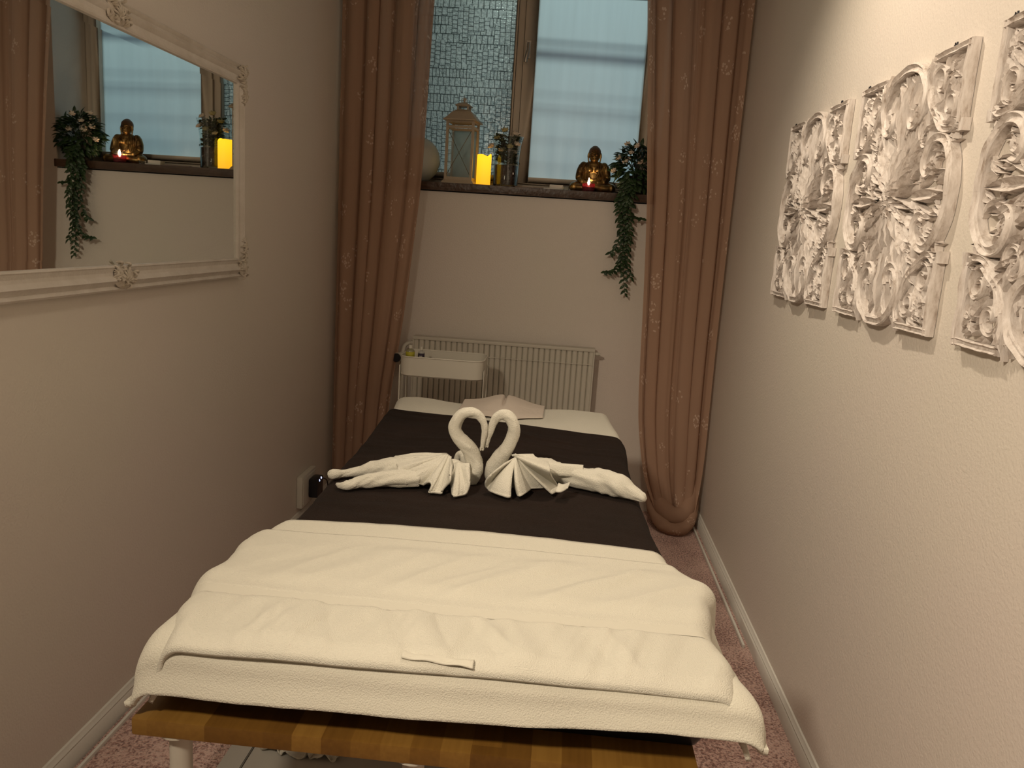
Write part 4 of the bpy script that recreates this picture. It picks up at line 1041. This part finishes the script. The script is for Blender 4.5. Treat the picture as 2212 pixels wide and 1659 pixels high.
def vase():
    cx, cy = -.362, 4.205
    e = empty('glass_vase', (cx, cy, SZ), 'flared clear glass vase with a dark amber bottom on the sill by the candle', 'vase')
    MB().lathe([(.001, .002), (.060, .002), (.064, .010), (.065, .10), (.067, .17), (.072, .22), (.082, .258), (.080, .259), (.070, .22), (.0645, .17), (.0625, .10), (.061, .014), (.001, .010)], n=48).build('glass_wall', M_glass, e)
    MB().lathe([(.001, .012), (.060, .014), (.0615, .10), (.0612, .112), (.001, .114)], n=40).build('dark_filling', mat('dark_filling', (.035, .012, .006), .25, bump=.5, bscale=80), e)['label'] = 'dark brown amber filling'
    MB().lathe([(.001, .0), (.009, .0), (.009, .085), (.001, .085)], (-.022, -.0475, .03), 12)
    g = empty('artificial_flowers', (cx, cy, SZ + .115), 'cream and yellow artificial roses with dark leaves standing in the glass vase', 'flowers')
    rnd = random.Random(11); st = MB(); lf = MB(); heads = []
    for k in range(9):
        a = rnd.uniform(0, 2 * PI); rr = rnd.uniform(.01, .058); z = rnd.uniform(.08, .155) - rr * .6
        t = Vector((rr * math.cos(a), rr * math.sin(a) * .9, z)); heads.append(t)
        st.tube(catmull([(t.x * .2, t.y * .2, .002), (t.x * .7, t.y * .7, z * .5), t], 4), .0016, 6)
    heads[0] = Vector((-.050, -.02, .130)); heads[1] = Vector((.040, -.03, .150)); heads[2] = Vector((.05, -.04, .10)); heads[3] = Vector((-.015, -.03, .165)); heads[4] = Vector((-.078, -.02, .085)); heads[5] = Vector((.015, -.045, .085))
    for k in range(260):
        a = rnd.uniform(0, 2 * PI); rr = rnd.uniform(.005, .046); z = rnd.uniform(.005, .145)
        if z > .10: rr *= 1.2
        c = Vector((rr * math.cos(a), rr * math.sin(a), z)); leafblade(lf, c, (math.cos(a) + rnd.uniform(-.6, .6), math.sin(a) + rnd.uniform(-.6, .6), rnd.uniform(-.2, .9)), rnd.uniform(.022, .036), .019, (rnd.uniform(-1, 1), rnd.uniform(-1, 1), 1))
    st.build('stem', M_stem, g); lf.build('foliage', M_leaf2, g, solid=.0005, angle=None)
    for k, h in enumerate(heads):
        b = MB(); petalflower(b, h, .022, (h.x * 8, -.5 + h.y * 6, .8), rnd); b.build('flower', M_petaly if k in (0, 3, 5) else M_petal, g, solid=.0006, angle=None)
vase()
# small things between vase and statue
tag(MB().box(-.30, -.155, 4.07, 4.10, SZ + .0002, SZ + .006).build('incense_holder', mat('incense_wood', (.16, .085, .035), .4), bevel=.002), 'narrow brown wooden incense holder lying flat on the sill', 'incense holder')
tag(MB().box(-.128, -.060, 4.10, 4.15, SZ + .0002, SZ + .026).build('paper_box', M_card, bevel=.002), 'small white card box on the sill left of the statue', 'box')
cupx = MB().lathe([(.001, .001), (.015, .001), (.019, .018), (.0185, .0185), (.0145, .003), (.001, .003)], n=24)
tag(cupx.build('tealight_cup', M_glass, loc=(-.045, 4.075, SZ)), 'tiny empty clear cup beside the white card box', 'cup')
tag(MB().box(-.155, -.075, 4.045, 4.085, SZ + .0002, SZ + .005).build('folded_paper', M_card, bevel=.001), 'flat folded white paper in front of the card box on the sill', 'paper')

# ------------------------------------------------------------------ seated statue
def statue():
    cx, cy = .088, 4.17
    e = empty('buddha_statue', (cx, cy, SZ + .0005), 'golden seated meditating Buddha statue on the sill behind the burning candle', 'statue')
    def rem(b, name, m, vox, smooth_it=4):
        o = b.build(name, m, e, angle=None)
        r = o.modifiers.new('blend', 'REMESH'); r.mode = 'VOXEL'; r.voxel_size = vox; r.use_smooth_shade = True
        s = o.modifiers.new('soft', 'SMOOTH'); s.factor = .5; s.iterations = smooth_it; return o
    b = MB()
    # folded legs
    for s in (-1, 1):
        b.tube(catmull([(s * .020, .012, .034), (s * .060, .0, .030), (s * .090, -.018, .026), (s * .085, -.040, .022), (s * .045, -.052, .022), (-s * .010, -.056, .024 + (.006 if s > 0 else 0))], 5), [.030] * 8 + [.026] * 8 + [.019] * 10, 16)
        b.ell((s * .088, -.022, .024), (.0235, .028, .0235))
    b.ell((0, .0, .028), (.075, .045, .027))
    # torso
    b.ell((0, .008, .075), (.050, .034, .060)); b.ell((0, .006, .118), (.060, .034, .036)); b.ell((0, .004, .135), (.048, .028, .024))
    for s in (-1, 1):
        b.ell((s * .052, .004, .128), (.022, .024, .026))
        b.tube(catmull([(s * .056, .004, .130), (s * .067, .000, .100), (s * .069, -.010, .070), (s * .052, -.035, .050), (s * .020, -.050, .046)], 5), [.021] * 6 + [.020] * 5 + [.016] * 5 + [.011] * 5, 14)
        b.ell((s * .022, -.022, .112), (.020, .014, .014))      # chest
    b.ell((0, -.052, .047), (.024, .012, .007))                 # hands in the lap
    b.tube([(0, .004, .140), (0, .002, .160)], [.020, .017], 16)
    rem(b, 'body', M_gold, .0022)
    # robe: rounded folds running over shoulders and arms, and the open collar
    b = MB()
    for s in (-1, 1):
        for k in range(6):
            t = k / 5; x0_ = .020 + .038 * t
            b.tube(catmull([(s * (x0_ * .85), -.012 + .006 * t, .156 - .012 * t), (s * (x0_ + .006), -.030 + .010 * t, .128), (s * (x0_ + .006), -.034 + .014 * t, .095), (s * (x0_ + .002), -.042 + .010 * t, .064)], 5), [.0022] * 16, 8)
        b.tube(catmull([(s * .014, .0, .158), (s * .024, -.030, .130), (s * .026, -.040, .095), (s * .012, -.046, .070), (0, -.048, .064)], 6), [.003] * 25, 8)
        for k in range(4):
            b.tube(catmull([(s * (.030 + .014 * k), -.050, .030), (s * (.045 + .013 * k), -.058 + .004 * k, .020), (s * (.050 + .012 * k), -.054 + .004 * k, .006)], 4), [.0022] * 9, 8)
    b.tube(catmull([(-.05, -.050, .040), (-.02, -.066, .032), (.02, -.066, .032), (.05, -.050, .040)], 5), [.004] * 16, 8)
    b.build('robe', M_gold, e)
    # head with face
    b = MB(); hz = .188
    b.ell((0, .0, hz), (.0285, .029, .036)); b.ell((0, -.005, hz - .014), (.0245, .025, .026)); b.ell((0, -.010, hz - .031), (.012, .012, .008))
    b.tube([(0, -.028, hz + .004), (0, -.0335, hz - .010)], [.0026, .0046], 10)
    b.ell((0, -.0295, hz - .0195), (.0078, .0045, .0022)); b.ell((0, -.0285, hz - .0240), (.006, .0045, .0024))
    for s in (-1, 1):
        b.ell((s * .0112, -.0262, hz - .002), (.0075, .0045, .0030)); b.tube(catmull([(s * .0035, -.0300, hz + .006), (s * .012, -.0275, hz + .010), (s * .021, -.020, hz + .006)], 4), .0018, 6)
        b.tube(catmull([(s * .0285, .0, hz + .010), (s * .0320, -.001, hz - .004), (s * .0305, -.002, hz - .022), (s * .0280, -.003, hz - .036)], 5), [.0048] * 8 + [.0038] * 8, 10)
    hd_ = rem(b, 'head', M_gold, .0013, 2)
    b = MB(); b.ell((0, .005, hz + .012), (.0315, .0310, .0315)); b.ell((0, .006, hz + .030), (.0200, .0200, .0160))
    b.move(lambda p: Vector((p.x, max(p.y, -.0265 + .45 * max(0, hz + .014 - p.z)) if p.z < hz + .014 else p.y, max(p.z, hz - .026))))
    hr_ = rem(b, 'hair', M_hair, .0015, 2); hr_['label'] = 'dark curled hair cap'; hr_.parent = hd_
statue()
# tealight
def tealight():
    x, y = .067, 4.058
    e = empty('tealight', (x, y, SZ), 'burning tealight in a purple glass cup in front of the statue', 'candle'); e.scale = (1.28, 1.28, 1.15)
    MB().lathe([(.001, .001), (.020, .001), (.0235, .006), (.026, .034), (.0245, .0345), (.0220, .010), (.001, .008)], n=36).build('glass_cup', M_purple, e)
    wx_ = MB().lathe([(.001, .0085), (.0205, .0085), (.0225, .018), (.001, .018)], n=30).build('wax', mat('wax_pink', (.45, .22, .2), .5), e)
    MB().tube([(0, 0, .016), (0, 0, .028)], .001, 6).build('wick', M_wick, wx_)
    MB().lathe([(.0003, .026), (.0035, .030), (.0048, .036), (.0035, .044), (.0014, .052), (.0003, .058)], n=14).build('flame', M_flame, e)
tealight()
# potted plant with trailing vines
def plant():
    cx, cy = .305, 4.115
    e = empty('trailing_plant', (cx, cy, SZ), 'dark leafy artificial plant with pale flowers trailing vines off the right end of the sill', 'plant')
    MB().lathe([(.001, .0005), (.045, .0005), (.058, .085), (.060, .09), (.054, .09), (.044, .02), (.001, .02)], n=28).build('plant_pot', M_pot, e)
    rnd = random.Random(21); lf = MB(); st = MB()
    C = Vector((0, -.02, .13))
    for k in range(520):
        d = Vector((rnd.gauss(0, 1), rnd.gauss(0, 1), rnd.gauss(0, 1))).normalized(); rr = rnd.uniform(.45, 1.0) ** .6
        c = C + Vector((d.x * .118 * rr, d.y * .085 * rr, d.z * .105 * rr))
        wx = cx + c.x
        if wx > .385 or cy + c.y > 4.28 or c.z < .006: continue
        leafblade(lf, c, (d.x + rnd.uniform(-.5, .5), d.y + rnd.uniform(-.5, .5), d.z * .6 + rnd.uniform(-.5, .3)), rnd.uniform(.030, .048), .022, (d.x, d.y - .3, d.z + .6))
    for k in range(26):
        d = Vector((rnd.gauss(0, 1), rnd.gauss(0, .7), abs(rnd.gauss(0, 1)))).normalized(); t = C + Vector((d.x * .1, d.y * .08, d.z * .1)); t.x = min(t.x, .08)
        st.tube(catmull([(0, 0, .06), C.lerp(t, .5), t], 3), .0014, 5)
    lf.build('foliage', M_leaf, e, solid=.0005, angle=None); st.build('stem', M_stem, e)
    fl = [pix(1338, 342, 1, 4.05), pix(1357, 345, 1, 4.06), pix(1365, 331, 1, 4.06), pix(1356, 313, 1, 4.1), pix(1327, 370, 1, 4.05), pix(1352, 351, 1, 4.03), pix(1385, 352, 1, 4.02), Vector((.29, 4.02, 1.86))]
    for k, p in enumerate(fl):
        b = MB(); petalflower(b, p - e.location, .019, (-.5 + rnd.uniform(-.4, .4), -.8, .7), rnd); b.build('flower', M_petal, e, solid=.0006, angle=None)
    # vines over the edge
    def vine(pts, n, L=.031, side=()):
        vb = MB(); P = catmull([Vector(p) - e.location for p in pts], 10); vb.tube(P, .0013, 6)
        o1 = vb.build('vine', M_leaf, e, angle=None)
        b = MB(); m = len(P)
        for k in range(n):
            i = int((k + .5) / n * (m - 1)); t = (P[min(i + 1, m - 1)] - P[max(i - 1, 0)]).normalized(); s = 1 if k % 2 else -1
            d = Vector((s * (.9 + rnd.uniform(-.3, .3)), -.25 + rnd.uniform(-.5, .4), -.35 + rnd.uniform(-.4, .4))) + t * .4
            leafblade(b, P[i], d, L * rnd.uniform(.75, 1.2), L * .55, (rnd.uniform(-.4, .4), -1, .5))
        b.build('vine_leaves', M_leaf, e, solid=.0005, angle=None)
    yv = 3.985
    A = lambda x, y, Y=yv: pix(x, y, 1, Y)
    vine([(.27, 4.03, 1.70), A(1352, 425), A(1350, 470), A(1353, 520), A(1349, 560), A(1347, 600), A(1350, 636)], 40)
    vine([(.29, 4.02, 1.68), A(1362, 428), A(1362, 480), A(1358, 530), A(1355, 570), A(1362, 600)], 34)
    vine([(.25, 4.02, 1.69), A(1340, 428), A(1338, 470), A(1340, 505), A(1330, 535), A(1318, 548)], 30)
    vine([(.27, 4.0, 1.70), A(1347, 430, 3.97), A(1346, 480, 3.97), A(1347, 530, 3.97), A(1338, 572, 3.97), A(1322, 585), A(1304, 588)], 36)
    vine([(.31, 4.02, 1.68), A(1368, 430), A(1364, 465), A(1375, 470), A(1388, 474)], 16)
    vine([(.28, 4.0, 1.70), A(1355, 430, 3.96), A(1345, 450, 3.96), A(1350, 500, 3.96), A(1344, 540, 3.96), A(1340, 590, 3.96)], 40)
    vine([(.30, 4.0, 1.70), A(1360, 425, 3.95), A(1356, 460, 3.95), A(1360, 500, 3.95), A(1352, 540, 3.95)], 34)
    vine([(.26, 4.0, 1.72), A(1343, 415, 3.99), A(1335, 440, 3.98), A(1345, 480, 3.98), A(1342, 520, 3.98)], 28)
plant()

# ------------------------------------------------------------------ low white board under the table with a crumpled cloth
e = empty('low_cabinet', (-.42, 1.55, 0), 'low white cabinet with a framed top standing under the massage table', 'cabinet')
o = MB().box(-.72, -.10, 1.27, 1.92, .0, .088).build('cabinet_body', M_board, e, smooth=False); o.location = -e.location
o = MB().box(-.75, -.695, 1.25, 1.95, .088, .102).box(-.125, -.07, 1.25, 1.95, .088, .102).box(-.695, -.125, 1.895, 1.95, .088, .102).box(-.695, -.125, 1.25, 1.305, .088, .102).build('top_frame', M_board, e, bevel=.0015); o.location = -e.location
o = MB().box(-.692, -.128, 1.308, 1.892, .088, .100).build('top_panel', M_board, e, bevel=.0015); o.location = -e.location
ct = pix(650, 1625, 2, .104)
cl = MB().grid(lambda u, v: (ct.x - .10 + u * .2 + .02 * nz(u * 4, v * 3), ct.y - .02 + v * .13 + .02 * nz(u * 3, v * 4, 3), .1015 + .018 * ridge(nz(u * 5, v * 4, 6)) + .012 * abs(nz(u * 9, v * 7, 1))), 50, 34)
tag(cl.build('crumpled_cloth', M_swan, solid=.002, angle=None), 'small crumpled pale cloth lying on the low white cabinet under the table', 'cloth')
